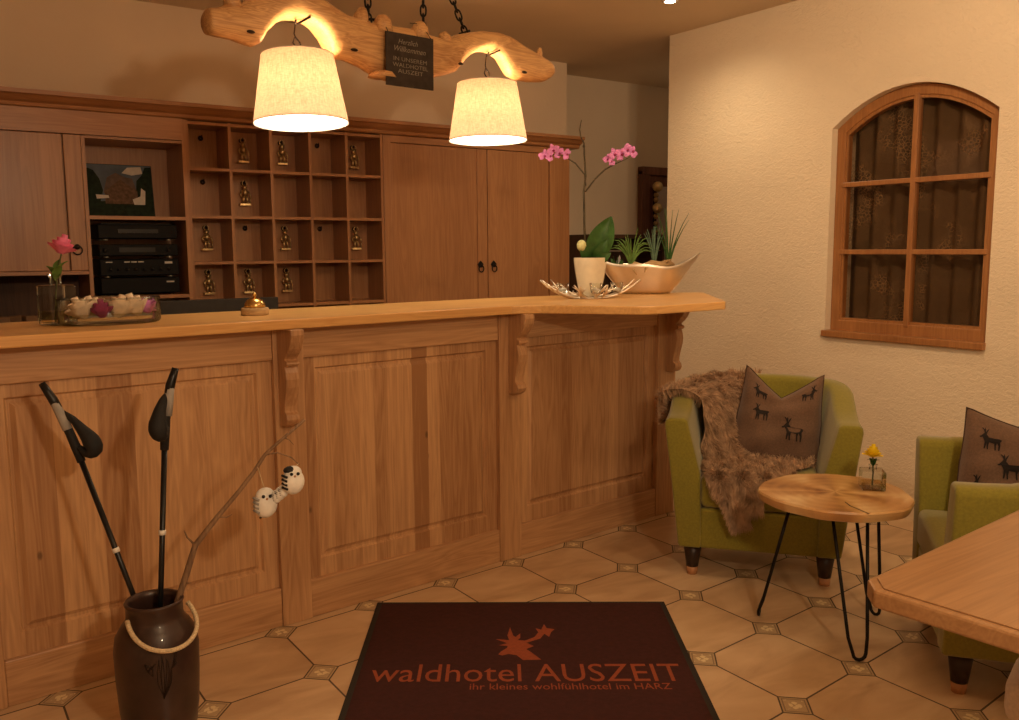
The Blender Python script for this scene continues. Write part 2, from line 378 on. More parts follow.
def copy_tree(o, parent=None):
    c = o.copy(); C.objects.link(c); c.parent = parent
    for ch in list(o.children): copy_tree(ch, c)
    return c
def smoothstep(a, b, x):
    t = max(0, min(1, (x-a)/(b-a))); return t*t*(3-2*t)
def catmull(P, t):
    n = len(P)-1; i = min(int(t*n), n-1); f = t*n-i
    p0, p1, p2, p3 = P[max(i-1, 0)], P[i], P[i+1], P[min(i+2, n)]
    return p1*1.0 + ((p2-p0)*f + (p0*2-p1*5+p2*4-p3)*f*f + (p1*3-p0-p2*3+p3)*f**3)*.5
def text_pts(body, w, h, fn, mb, shear=0.0, w_mode='fit', align='LEFT', offset=0.0):
    """flat lettering: fits the text in w x h, then maps every point by fn(x, y)"""
    cu = bpy.data.curves.new('lettering', 'FONT'); cu.body = body; cu.shear = shear; cu.resolution_u = 3; cu.offset = offset
    o = bpy.data.objects.new('lettering', cu); C.objects.link(o)
    dg = bpy.context.evaluated_depsgraph_get(); me = bpy.data.meshes.new_from_object(o.evaluated_get(dg))
    xs = [v.co.x for v in me.vertices]; ys = [v.co.y for v in me.vertices]
    ky = h/.69; kx = w/(max(xs)-min(xs)); x0 = min(xs)
    mb.add([fn((v.co.x-x0)*kx, v.co.y*ky) for v in me.vertices], [tuple(p.vertices) for p in me.polygons], False)
    bpy.data.objects.remove(o); bpy.data.curves.remove(cu); bpy.data.meshes.remove(me)

# ------------------------------------------------------------------ camera
f_px, yaw, pitch, roll, CH = 881.26, .9633453, .1251756, -.0062347, 1.42
fw = Vector((cos(yaw)*cos(pitch), sin(yaw)*cos(pitch), -sin(pitch)))
r0 = fw.cross(Vector((0, 0, 1))).normalized(); u0 = r0.cross(fw)
r1 = r0*cos(roll)+u0*sin(roll); u1 = -r0*sin(roll)+u0*cos(roll)
cam = bpy.data.cameras.new('camera'); co = bpy.data.objects.new('camera', cam); C.objects.link(co)
cam.sensor_width = 36; cam.lens = f_px*36/1019; cam.clip_start = .02
co.matrix_world = Matrix(((r1.x, u1.x, -fw.x, 0), (r1.y, u1.y, -fw.y, 0), (r1.z, u1.z, -fw.z, CH), (0, 0, 0, 1)))
bpy.context.scene.camera = co

# ------------------------------------------------------------------ room shell
XL, XR, YF, YB, YR, ZC = -2.6, 4.265, -2.8, 5.32, 5.66, 2.79
XK = 4.235      # where the back wall ends and the recess begins
XE = 6.6
struct(B(XL, XE, YF, YR, -.08, 0).build('floor', 'floor'))
struct(B(XL, XE, YF, YR, ZC, ZC+.1).build('ceiling', 'ceil'))
struct(B(XL, XK, YB, YR, 0, ZC).build('wall_back', 'wall'))
struct(B(XL, XE, YR, YR+.1, 0, ZC).build('wall_recess_back', 'wall'))
struct(B(XL-.1, XL, YF, YR, 0, ZC).build('wall_left', 'wall'))
struct(B(XL, XE, YF-.1, YF, 0, ZC).build('wall_front', 'wall'))
struct(B(XE, XE+.1, YF, YR, 0, ZC).build('wall_passage_end', 'wall'))
# right wall with an arched opening
WY0, WY1, WZ0 = 2.145, 3.035, .955
def arch(y0, y1, spring, peak, n=15):
    pts = []
    for i in range(n+1):
        t = -1+2*i/n
        z = spring+(peak-spring)*(1-t*t)
        pts.append((y0+(y1-y0)*(t+1)/2, z))
    return pts
A1 = arch(WY0, WY1, 2.06, 2.235)
TH = .22
YC = 4.285
w = MB(); w.use('wallr')
def quad(a, b, c, d): w.add([a, b, c, d], [(0, 1, 2, 3)], False)
for X in (XR, XR+TH):
    quad((X, YF, 0), (X, WY0, 0), (X, WY0, ZC), (X, YF, ZC))
    quad((X, WY1, 0), (X, YC, 0), (X, YC, ZC), (X, WY1, ZC))
    quad((X, WY0, 0), (X, WY1, 0), (X, WY1, WZ0), (X, WY0, WZ0))
    for (a, za), (b, zb) in zip(A1, A1[1:]): quad((X, a, za), (X, b, zb), (X, b, ZC), (X, a, ZC))
ring = [(WY0, WZ0)] + A1 + [(WY1, WZ0)]
for (a, za), (b, zb) in zip(ring, ring[1:]+ring[:1]): quad((XR, a, za), (XR+TH, a, za), (XR+TH, b, zb), (XR, b, zb))
quad((XR, YC, 0), (XR+TH, YC, 0), (XR+TH, YC, ZC), (XR, YC, ZC))
struct(w.build('wall_right'))
# window
wr = bpy.data.objects.new('window_1', None); C.objects.link(wr); wr.location = (XR+.034, 0, 0)
struct(wr, 'arched brown wooden window with six panes in the cream wall')
def frame_ring(outer, inner, x0, x1):
    mb = MB(); n = len(outer)
    vs = [(x, a, z) for x in (x0, x1) for ring in (outer, inner) for a, z in ring]; fs = []
    for i in range(n):
        j = (i+1) % n
        fs += [(i, j, n+j, n+i), (2*n+i, 3*n+i, 3*n+j, 2*n+j), (i, 2*n+i, 2*n+j, j), (n+i, n+j, 3*n+j, 3*n+i)]
    return mb.add(vs, fs, False)
def closed(y0, y1, z0, sp, pk): return [(y0, z0)] + arch(y0, y1, sp, pk) + [(y1, z0)]
fo = closed(WY0+.001, WY1-.001, WZ0+.002, 2.06, 2.234); fi = closed(WY0+.048, WY1-.052, WZ0+.062, 2.035, 2.180)
frame_ring(fo, fi, .012, .07).build('window_frame', 'win', wr, bevel=.004)
frame_ring(closed(WY0+.048, WY1-.052, WZ0+.062, 2.035, 2.180), closed(WY0+.060, WY1-.064, WZ0+.075, 2.02, 2.165), .02, .06).build('sash', 'win', wr)
yc = (WY0+WY1)/2 - .010
MB().box(.006, .05, yc-.014, yc+.014, WZ0+.05, 2.19).build('muntin', 'win', wr, bevel=.003)
for z in (1.393, 1.757): MB().box(.008, .048, WY0+.04, WY1-.04, z-.013, z+.013).build('muntin', 'win', wr, bevel=.003)
B(-.062, .03, WY0-.004, WY1+.006, WZ0-.03, WZ0+.005, .004).build('window_sill', 'win', wr)
ys = [WY0+.055, yc, WY1-.055]; zs = [WZ0+.08, 1.393, 1.757]
for i in range(2):
    for j in range(3):
        y0, y1 = ys[i], ys[i+1]; z0 = zs[j]
        if j < 2: MB().add([(.03, y0, z0), (.03, y1, z0), (.03, y1, zs[j+1]), (.03, y0, zs[j+1])], [(0, 1, 2, 3)]).build('pane', 'pane', wr)
        else:
            top = [(y, z) for y, z in arch(WY0+.055, WY1-.055, 2.03, 2.172) if y0-.001 <= y <= y1+.001]
            if i == 0: top.append((yc, 2.172))
            else: top = [(yc, 2.172)]+top
            vs = [(.03, y0, z0), (.03, y1, z0)] + [(.03, y, z) for y, z in top[::-1]]
            MB().add(vs, [tuple(range(len(vs)))]).build('pane', 'pane', wr)
cur = MB().grid(lambda u, v: (4.40+.018*sin(u*58)+.01*sin(u*23+1), 2.06+u*1.05, .93+v*1.36), 160, 6).build('lace_curtain', 'lace')
tag(cur, 'patterned lace curtain hanging behind the arched window', 'curtain')
struct(B(XR+.48, XR+.5, 1.7, 3.5, .7, 2.5).build('dark_window_backing', 'void'))  # loose panel coloured dark to stand in for the unlit room behind

# recess: door, dark shelf, bell garland
dr = bpy.data.objects.new('door_1', None); C.objects.link(dr); dr.location = (5.28, YR, 0); struct(dr, 'reddish brown framed door in the dark passage')
B(0, .085, -.06, 0, 0, 2.08, .006).build('door_frame', 'doorred', dr)
B(0, 1.0, -.065, 0, 2.04, 2.11, .006).build('door_frame', 'doorred', dr)
B(.915, 1.0, -.06, 0, 0, 2.08, .006).build('door_frame', 'doorred', dr)
dp = B(.085, .915, -.035, 0, 0, 2.04).build('door_leaf', 'doorred', dr)
B(.17, .84, -.045, -.030, .95, 1.95, .004).build('door_panel', M['greycloth'], dr)
B(.17, .84, -.045, -.030, .15, .85, .004).build('door_panel', 'doorred', dr)
B(.15, .175, -.055, -.03, .93, 1.97).build('glazing_bead', 'darkmetal', dr)
gl = root('bell_garland', 'string of round golden bells hanging beside the passage door', 'garland', (5.40, 5.575, 1.96))
MB().tube([(0, .0, 0.03), (0, 0, -.35), (0, 0, -.7)], .004, 6).build('cord', 'twig', gl)
for z in (-.02, -.20): MB().ball((0, -.035, z), .044, 14).build('bell', 'bellgold', gl)
for z in (-.09, -.13, -.27, -.33, -.40): MB().ball((0, -.018, z), .022, 12).build('wooden_bead', 'drift', gl)
sh = root('shelf_unit', 'dark low shelf unit with two metal rails in the passage', 'shelf', (4.47, 5.30, 0))
B(0, .78, .28, .30, 0, 1.5).build('back_panel', 'cab_d', sh); B(0, .78, 0, .28, 0, 1.02).build('body', 'black', sh)
B(0, .78, .0, .30, 1.5, 1.53).build('top_board', 'cab_d', sh); B(.0, .02, 0, .28, 1.02, 1.5).build('side_panel', 'cab_d', sh); B(.76, .78, 0, .28, 1.02, 1.5).build('side_panel', 'cab_d', sh)
for z in (1.40, 1.27): MB().tube([(.02, .03, z), (.76, .03, z)], .006, 8).build('rail', 'silver', sh)

# ------------------------------------------------------------------ reception counter
CA = rad(4.866); CO = (.192, 3.05)
def cw(u, v, z=0): return (CO[0]+u*cos(CA)-v*sin(CA), CO[1]+u*sin(CA)+v*cos(CA), z)
ct = root('reception_counter', 'long oak reception counter with framed panels and scrolled brackets', 'counter', (*CO, 0), CA)
ZT = 1.138
B(-1.19, 3.19, .03, .46, 0, ZT).build('carcass', 'oak_vp', ct)
pil = [(-1.19, -1.06), (-.125, 0), (.928, 1.05), (1.993, 2.12), (3.06, 3.19)]
for a, b in pil: B(a, b, -.006, .03, 0, ZT, .003).build('pilaster', 'oak_vp', ct)
B(3.19, 3.20, -.006, .46, 0, ZT).build('end_panel', 'oak_v', ct)
secs = [(-1.06, -.125), (0, .928), (1.05, 1.993), (2.12, 3.06)]
for k, (a, b) in enumerate(secs):
    B(a, b, -.001, .03, 0, .150, .004).build('plinth', 'oak_h', ct)
    B(a, b, .002, .03, 1.02, ZT, .003).build('top_rail', 'oak_h', ct)
    # panel board with a routed groove around its raised field
    m = .068; xi0, xi1, zi0, zi1 = a+m, b-m, .235, .965
    y0 = .019; g = .012; pd = .010
    mb = MB(); rings = [(a, b, .15, 1.02, y0), (xi0-g, xi1+g, zi0-g, zi1+g, y0), (xi0-g*.4, xi1+g*.4, zi0-g*.4, zi1+g*.4, y0+pd), (xi0+g*.4, xi1-g*.4, zi0+g*.4, zi1-g*.4, y0+pd), (xi0+g*1.6, xi1-g*1.6, zi0+g*1.6, zi1-g*1.6, y0+.001)]
    vs = []
    for r in rings: x0, x1, z0, z1, y = r; vs += [(x0, y, z0), (x1, y, z0), (x1, y, z1), (x0, y, z1)]
    fs = []
    for i in range(len(rings)-1):
        for j in range(4): j2 = (j+1) % 4; fs.append((i*4+j, i*4+j2, i*4+4+j2, i*4+4+j))
    fs.append(tuple(len(vs)-4+j for j in range(4)))
    mb.add(vs, fs, False); mb.build('panel', 'oak_v', ct)
# scroll bracket profile (v toward the room is negative), z measured from the underside
prof = [(0, 0), (-.118, 0), (-.120, -.020), (-.112, -.045), (-.098, -.070), (-.080, -.090), (-.062, -.104), (-.056, -.112), (-.072, -.118), (-.078, -.126), (-.074, -.134), (-.058, -.138), (-.066, -.160), (-.070, -.185), (-.066, -.215), (-.056, -.250), (-.048, -.285), (-.046, -.305), (-.060, -.318), (-.064, -.335), (-.056, -.352), (-.036, -.362), (0, -.364)]
for uc in (-.06, .970, 2.072, 3.15):
    MB().prism([(-.006+v, ZT+z) for v, z in prof], uc-.026, uc+.026, 'X').build('bracket', 'oak_vp', ct, bevel=.003)
top = [(-1.4, -.10), (2.0, -.085), (2.12, -.14), (2.37, -.50), (2.44, -.53), (2.89, -.545), (2.93, -.52), (3.49, .04), (3.49, .08), (3.39, .165), (3.22, .27), (2.74, .42), (2.3, .47), (-1.4, .5)]
wt = root('counter_top', 'polished oak worktop on the reception counter with a flared right end', 'worktop', (*CO, ZT), CA)
MB().prism(top, 0.0005, .037, 'Z').build('slab', 'oak_top', wt, bevel=.005)
ZW = ZT+.037

# ------------------------------------------------------------------ back wall joinery
YFc = 4.95
cabs_lbl = {}
cr = root('crown_moulding', 'long brown wooden cornice running along the top of the wall cabinets', 'cornice', (0, 0, 0))
mp = [(YB-.003, 2.195), (4.87, 2.195), (4.87, 2.175), (4.885, 2.168), (4.905, 2.150), (4.925, 2.140), (4.93, 2.125), (4.94, 2.119), (YB-.003, 2.119)]
MB().prism(mp, XL+.005, 4.04, 'X').build('moulding', 'cab_h', cr)
B(XL+.005, 1.315, 4.935, 4.949, 2.005, 2.118).build('header_board', 'cab_h', cr)
# hanging door cabinet at left
hc = root('wall_cabinet', 'wooden wall cabinet at far left with a narrow ring-handled door', 'cabinet', (0, YFc, 0))
B(XL+.005, .822, .025, .365, 1.31, 2.0).build('body', 'cab_v', hc)
for x0, x1 in ((-1.0, -.43), (-.425, .155), (.16, .735)):
    B(x0, x1, 0, .025, 1.325, 2.003, .003).build('door', 'cab_v', hc)
nd = B(.742, .822, -.004, .025, 1.325, 2.003, .003).build('narrow_door', 'cab_v', hc)
B(XL+.005, .822, .0, .025, 1.305, 1.323).build('bottom_rail', 'cab_h', hc)
hd = MB(); hd.lathe([(.014, 0), (.014, .006), (.006, .012)], n=12); hd.xf(Matrix.Translation((.775, -.004, 1.445)) @ Matrix.Rotation(PI/2, 4, 'X'))
hd.tube([(.775+.022*cos(a), -.014, 1.428+.022*sin(a)) for a in [i*2*PI/20 for i in range(20)]], .0035, 6, closed=True); hd.build('ring_handle', 'darkmetal', nd)
# open unit with two niches
ou = root('open_shelf_unit', 'open wooden shelf unit with a picture niche above a stereo niche', 'shelf', (0, YFc, 0))
B(.824, .842, 0, .365, 1.17, 2.0).build('side_panel', 'cab_v', ou); B(1.318, 1.34, 0, .365, 1.14, 2.118).build('side_panel', 'cab_v', ou)
B(.842, 1.318, .33, .365, 1.17, 2.0).build('back_panel', 'cab_v', ou)
B(.842, 1.318, 0.002, .33, 1.585, 1.603).build('shelf', 'cab_h', ou); B(.842, 1.318, .002, .33, 1.17, 1.188).build('shelf', 'cab_h', ou)
B(.842, 1.318, .002, .33, 1.990, 2.003).build('top_board', 'cab_h', ou)
# pigeonhole rack
pr = root('pigeonhole_rack', 'wooden key rack of square pigeonholes with small hooks', 'rack', (0, YFc, 0))
cx = [1.345, 1.575, 1.807, 2.040, 2.270, 2.500]; rz = [2.105, 1.862, 1.605, 1.354, 1.105, .86]
for x in cx: B(x-.008, x+.008, 0.002, .215, .86, 2.117).build('divider', 'cab_v', pr)
for z in rz: B(1.337, 2.508, 0.004, .213, z-.008, z+.008).build('shelf', 'cab_h', pr)
B(1.337, 2.508, .215, .235, .86, 2.117).build('back_panel', 'cab_v', pr)
fobs = {(0, 1), (0, 2), (0, 4), (1, 1), (2, 0), (2, 2), (2, 4), (3, 0), (3, 1), (3, 2)}
bare = {(0, 0), (0, 3), (1, 0), (2, 1), (2, 3)}
hooks = fobs | bare
hk = None
for (r, c) in sorted(hooks):
    xm = (cx[c]+cx[c+1])/2+.018; zt = rz[r]-.055
    if hk is None:
        h = MB(); h.lathe([(.013, 0), (.015, .004), (.006, .007)], n=12).xf(Matrix.Translation((0, 0, 0)) @ Matrix.Rotation(PI/2, 4, 'X'))
        h.tube([(0, -.004, 0), (0, -.024, 0), (0, -.030, .008), (0, -.030, .016)], .003, 6)
        hk = h.build('key_hook', 'darkmetal', pr); o = hk
    else: o = hk.copy(); C.objects.link(o)
    o.location = (xm, .215, zt)
fproto = None
rown = ['top', 'second', 'third', 'fourth']; coln = ['first', 'second', 'third', 'fourth', 'fifth']
for (r, c) in sorted(fobs):
    xm = (cx[c]+cx[c+1])/2+.018; zt = rz[r]-.055
    if fproto is None:
        fproto = root('key_fob', '', 'key fob')
        k = MB(); k.tube([(.014*cos(a), 0, -.012+.014*sin(a)) for a in [i*2*PI/16 for i in range(16)]], .0022, 6, closed=True); k.build('key_ring', 'gold', fproto)
        k = MB()   # little standing hiker figure: plinth, legs, trunk, arms, head with hat
        k.ball((0, 0, -.036), .012, 10, (1, .8, 1.1)); k.lathe([(.019, -.032), (.017, -.028), (.009, -.026), (.008, -.018)], n=12)
        k.tube([(0, 0, -.046), (0, 0, -.060), (.001, 0, -.085)], [.011, .017, .014], 10)
        k.tube([(-.015, 0, -.055), (-.026, -.004, -.072), (-.018, -.008, -.090)], .005, 8)
        k.tube([(.015, 0, -.055), (.027, -.004, -.075), (.030, -.006, -.098)], .005, 8)
        k.tube([(-.006, 0, -.085), (-.009, 0, -.105), (-.010, 0, -.128)], [.009, .007, .006], 8)
        k.tube([(.006, 0, -.085), (.012, 0, -.105), (.012, 0, -.128)], [.009, .007, .006], 8)
        k.tube([(.030, -.006, -.09), (.028, -.006, -.128)], .003, 6)
        k.build('figurine', 'gold', fproto)
        k = MB(); k.box(-.030, .030, -.013, .013, -.140, -.126, .002); k.build('base_plate', 'gold', fproto); o = fproto
    else: o = copy_tree(fproto)
    o.location = (xm, YFc+.185, zt+.012); o.rotation_euler = (0, 0, random.uniform(-.25, .25))
    tag(o, 'brass figurine key fob in the %s row of the rack, %s pigeonhole from the left' % (rown[r], coln[c]), 'key fob', 'brass key fobs in the pigeonholes')
# tall two-door cabinet
tc_ = root('tall_cabinet', 'tall double-door wooden cabinet with twin black ring pulls', 'cabinet', (0, YFc, 0))
B(2.51, 3.965, .027, .365, 0.0, 2.117).build('body', 'cab_v', tc_)
B(2.51, 2.562, -.002, .027, 0, 2.117, .002).build('stile', 'cab_v', tc_); B(3.79, 3.965, -.002, .027, 0, 2.117, .002).build('stile', 'cab_v', tc_)
B(2.562, 3.79, 0, .027, 2.075, 2.117, .002).build('top_rail', 'cab_h', tc_)
for sgn, x0, x1 in ((1, 2.566, 3.268), (-1, 3.274, 3.786)):
    d = B(x0, x1, .008, .027, .1, 2.072, .002).build('door', 'cab_v', tc_)
    s0, s1 = (x1-.075, x1) if sgn > 0 else (x0, x0+.075)
    B(s0, s1, .001, .009, .1, 2.072, .002).build('door_stile', 'cab_v', d)
    xh = 3.21 if sgn > 0 else 3.315
    h = MB(); h.prism([(xh, 1.345), (xh+.022, 1.322), (xh+.012, 1.300), (xh-.012, 1.300), (xh-.022, 1.322)], -.006, .001, 'Y')
    h.tube([(xh+.019*cos(a), -.013, 1.292+.022*sin(a)) for a in [i*2*PI/20 for i in range(20)]], .0042, 6, closed=True)
    h.ball((xh, -.010, 1.315), .008, 8); h.build('ring_pull', 'iron', d)
# low back counter (mostly hidden), dark splash boards, tray
bc = root('back_counter', 'low cabinet with a dark top beneath the wall cabinets', 'cabinet', (0, 0, 0))
B(XL+.005, 1.33, 4.62, YB-.005, 0, 1.02).build('body', 'cab_d', bc); B(XL+.005, 1.335, 4.58, YB-.005, 1.02, 1.05, .004).build('top_board', 'black2', bc)
B(XL+.005, .822, 5.27, 5.315, 1.05, 1.304).build('splashback', 'cab_d', bc)
tr = root('small_tray', 'black tray of small tan packets on the back counter at far left', 'tray', (.47, 4.86, 1.051))
B(-.12, .12, -.08, .08, 0, .012, .003).build('tray_base', 'black', tr)
for x0, x1, y0, y1 in ((-.12, -.112, -.08, .08), (.112, .12, -.08, .08), (-.12, .12, -.08, -.072), (-.12, .12, .072, .08)): B(x0, x1, y0, y1, .012, .035).build('tray_rim', 'black', tr)
pk = None
for i, (x, y, rz_) in enumerate([(-.06, -.02, .2), (.0, .01, -.3), (.06, -.01, .4)]):
    if pk is None: pk = B(-.03, .03, -.02, .02, 0, .05, .005).build('paper_packet', 'tan'); o = pk
    else: o = pk.copy(); C.objects.link(o)
    o.location = (.47+x, 4.86+y, 1.0635); o.rotation_euler = (0, 0, rz_)
    tag(o, ['left', 'middle', 'right'][i]+' one of three small tan paper packets in the black tray', 'packet', 'tan packets in the black tray')
# grey screen behind counter
gs = root('desk_screen', 'dark grey desk screen showing just above the counter behind the bell', 'screen', (1.22, 4.06, .74))
B(-.27, .27, 0, .03, .02, .462, .004).build('panel', 'grey', gs); B(-.2, .2, -.05, .08, 0, .02, .004).build('foot', 'grey', gs)
dk = root('desk', 'wooden work desk hidden behind the reception counter', 'desk', (1.22, 4.08, 0))
B(-.7, .7, -.2, .2, .70, .739, .003).build('top', 'cab_h', dk)
for x in (-.66, .66):
    for y in (-.16, .16): B(x-.025, x+.025, y-.025, y+.025, 0, .70).build('leg', 'cab_v', dk)

# stereo stack
sx0, sx1, sy0 = .885, 1.285, YFc+.055
specs = [('turntable', 'black slim record player on top of the stereo stack', 1.487, .075, 'deck'), ('tape_deck', 'black narrow stereo unit, second from the top of the stack', 1.396, .062, 'tape'), ('amplifier', 'black amplifier with silver lettering, third in the stereo stack', 1.292, .088, 'amp'), ('power_amplifier', 'plain black unit at the bottom of the stereo stack', 1.197, .084, 'plain')]
for nm, lb, z, h, kd in specs:
    e = root(nm, lb, 'stereo', (0, 0, 0))
    B(sx0, sx1, sy0+.012, sy0+.23, z, z+h, .003).build('case', 'black2', e)
    fp = B(sx0+.003, sx1-.003, sy0, sy0+.012, z+.003, z+h-.003, .002).build('front_panel', 'black2', e)
    for x in (sx0+.04, sx1-.04):
        for y in (sy0+.035, sy0+.2): MB().lathe([(.014, z-.009), (.014, z-.001)], x, y, 12).build('foot', 'silver' if kd != 'plain' else 'black', e)
    def bar(x0, x1, z0, z1, m='silvertext', nm='marking'): B(x0, x1, sy0-.0015, sy0+.001, z0, z1).build(nm, m, e)
    if kd == 'amp':
        for i in range(3): bar(sx0+.12+.035*i, sx0+.148+.035*i, z+.070, z+.0755)
        bar(sx1-.075, sx1-.035, z+.062, z+.074, 'silvertext', 'badge'); bar(sx0+.03, sx0+.062, z+.070, z+.075)
        for i in range(8):
            k = MB(); k.lathe([(.009, 0), (.008, .012)], n=14).xf(Matrix.Translation((sx0+.05+i*.042, sy0, z+.034)) @ Matrix.Rotation(PI/2, 4, 'X')); k.build('knob', 'black', e)
    elif kd == 'plain': bar(sx1-.07, sx1-.03, z+.056, z+.064, 'silvertext', 'badge')
    elif kd == 'tape':
        bar(sx0+.1, sx1-.12, z+.02, z+.045, 'black', 'cassette_door')
        for x in (sx0+.03, sx1-.05):
            k = MB(); k.lathe([(.012, 0), (.010, .010)], n=14).xf(Matrix.Translation((x, sy0, z+.03)) @ Matrix.Rotation(PI/2, 4, 'X')); k.build('knob', 'black', e)
    else:
        bar(sx0+.1, sx1-.1, z+.03, z+.05, 'black', 'display'); B(sx0+.02, sx1-.02, sy0+.02, sy0+.2, z+h, z+h+.006, .002).build('lid', 'black', e)
# picture of the hotel leaning in the upper niche
Rl = Matrix.Translation((.865, YFc+.20, 1.6045)) @ Matrix.Rotation(rad(-9), 4, 'X')
pc = root('hotel_picture', 'small picture of a stone house among trees leaning in the open niche', 'picture', mtx=Rl)
W_, H_ = .345, .285
B(0, W_, 0, .008, 0, H_).build('backing_board', 'black', pc)
p = MB(); Pf = lambda d: (lambda a, b: (a*W_, -d, b*H_))
p.use('sky').flatpoly([(0.01, .01), (.99, .01), (.99, .99), (.01, .99)], Pf(.0008))
p.use('tree').flatpoly([(.01, .01), (.99, .01), (.99, .30), (.6, .27), (.3, .3), (.01, .28)], Pf(.0012))
p.flatpoly([(.01, .2), (.2, .25), (.26, .5), (.22, .72), (.14, .88), (.06, .92), (.01, .88)], Pf(.0014))
p.flatpoly([(.72, .2), (.99, .2), (.99, .97), (.9, .96), (.84, .8), (.76, .7)], Pf(.0014))
p.use('whitep').flatpoly([(.55, .84), (.64, .95), (.84, .97), (.86, .84), (.7, .80)], Pf(.0013))
p.use('roofp').flatpoly([(.26, .45), (.33, .75), (.46, .84), (.60, .76), (.70, .74), (.76, .45)], Pf(.0016))
p.use('house').flatpoly([(.28, .25), (.76, .25), (.76, .50), (.64, .60), (.52, .72), (.4, .60), (.28, .48)], Pf(.0018))
p.use('whitep').flatpoly([(.16, .34), (.34, .36), (.33, .41), (.15, .42)], Pf(.002))
p.flatpoly([(.70, .24), (.86, .24), (.88, .5), (.82, .56), (.80, .40), (.68, .34)], Pf(.002))
p.build('print', None, pc)

# ------------------------------------------------------------------ lamp: log beam with two shades
LB = Vector((1.332, 3.334, 0)); la = math.atan2(.139, .963)
lm = root('log_chandelier', 'carved log beam hanging on chains with two arched cut-outs', 'pendant lamp', LB, la)
topP = [(-.358, 2.262), (-.35, 2.275), (-.32, 2.280), (-.27, 2.305), (-.24, 2.300), (-.183, 2.345), (-.1, 2.385), (.008, 2.398), (.10, 2.388), (.17, 2.365), (.223, 2.346), (.318, 2.340), (.416, 2.341), (.52, 2.345), (.618, 2.335), (.70, 2.325), (.733, 2.325), (.79, 2.36), (.848, 2.376), (.93, 2.396), (1.041, 2.406), (1.11, 2.40), (1.155, 2.388), (1.22, 2.365), (1.287, 2.345), (1.345, 2.325), (1.368, 2.305)]
botP = [(-.358, 2.198), (-.35, 2.185), (-.32, 2.182), (-.261, 2.180), (-.22, 2.172), (-.185, 2.166), (-.158, 2.180), (-.13, 2.225), (-.086, 2.268), (-.04, 2.287), (.003, 2.293), (.045, 2.289), (.085, 2.270), (.12, 2.235), (.145, 2.195), (.176, 2.172), (.218, 2.172), (.289, 2.155), (.36, 2.125), (.45, 2.11), (.539, 2.125), (.647, 2.155), (.73, 2.180), (.77, 2.195), (.81, 2.24), (.846, 2.273), (.89, 2.297), (.936, 2.309), (.97, 2.313), (1.01, 2.308), (1.055, 2.288), (1.085, 2.25), (1.11, 2.222), (1.154, 2.210), (1.252, 2.212), (1.33, 2.222), (1.355, 2.235), (1.368, 2.255)]
def lerp(P, x):
    for (a, b), (c, d) in zip(P, P[1:]):
        if x <= c: return b+(d-b)*max(0, (x-a)/(c-a))
    return P[-1][1]
S_ = sorted(set([round(p[0], 3) for p in topP+botP] + [round(-.34+i*.02, 3) for i in range(84)]))
n = 20
vs = []
for i, s in enumerate(S_):
    zt, zb = lerp(topP, s), lerp(botP, s); zc, hz = (zt+zb)/2, (zt-zb)/2
    yw = .068*(.85+.15*sin(s*9+1))
    if s < -.352 or s > 1.357: yw *= .8
    for j in range(n):
        th = 2*PI*j/n; c_, s_ = cos(th), sin(th)
        px = abs(c_)**.8*(1 if c_ > 0 else -1); pz = abs(s_)**.8*(1 if s_ > 0 else -1)
        wob = 1+.05*sin(s*31+th*3)
        vs.append((s, px*yw*wob, zc+pz*hz))
k = len(S_); fs = [(i*n+j, i*n+(j+1) % n, (i+1)*n+(j+1) % n, (i+1)*n+j) for i in range(k-1) for j in range(n)]
fs += [tuple(range(n))[::-1], tuple((k-1)*n+j for j in range(n))]
lb = MB().add(vs, fs, True)
for (x, y, z, r, dx, dz) in [(-.25, 0, 2.30, .03, -.01, .05), (.29, 0, 2.33, .03, .02, .055), (.39, -.02, 2.335, .035, .0, .035), (.58, -.02, 2.33, .035, .0, .045), (.74, 0, 2.32, .028, -.02, .04), (1.31, 0, 2.335, .016, .01, .045), (.37, -.035, 2.15, .05, .0, -.02)]:
    lb.tube([(x, y, z-.03), (x+dx*.5, y, z+dz*.5), (x+dx, y, z+dz)], [r*1.2, r, r*.55], 12)
lb.build('log_beam', 'log', lm)
for x, z in ((-.215, 2.205), (.225, 2.205), (.77, 2.225), (1.16, 2.238)):
    MB().ball((x, -.058, z), .013, 10, (1.3, .6, .5)).build('knot_hole', 'darkmetal', lm)
def chain(p0, p1):
    p0, p1 = Vector(p0), Vector(p1); d = p1-p0; Ln = d.length; d.normalize(); link = .034; cnt = int(Ln/link); step = Ln/cnt
    a = d.orthogonal().normalized(); b = d.cross(a); mb = MB()
    for i in range(cnt+1):
        c = p0+d*(i*step*.985+.004); w = (a if i % 2 else b)
        hl, hw = .024, .0115; pts = []
        for k_ in range(16):
            th = 2*PI*k_/16; cc, ss = cos(th), sin(th)
            pts.append(c + d*(hl*(abs(cc)**.7)*(1 if cc > 0 else -1)) + w*hw*ss)
        mb.tube(pts, .0042, 5, closed=True)
    return mb
ZH = ZC-.03
for p0, p1 in (((.335, 0, 2.345), (.33, 0, ZH)), ((.615, 0, 2.355), (.62, 0, ZH)), ((.848, 0, 2.38), (.64, 0, ZH)), ((.12, 0, 2.39), (.31, 0, ZH))):
    chain(p0, p1).build('chain', 'iron', lm)
for x in (.32, .63): MB().lathe([(.035, ZC-.001), (.035, ZC-.012), (.012, ZC-.03)], x, 0, 20).build('ceiling_hook', 'iron', lm)
for p in [((.335, -.02, 2.33), (.30, .0, 2.348), (.375, -.01, 2.352)), ((.80, -.02, 2.36), (.848, .0, 2.378), (.875, 0, 2.39))]: MB().tube(p, .006, 6).build('nail', 'iron', lm)
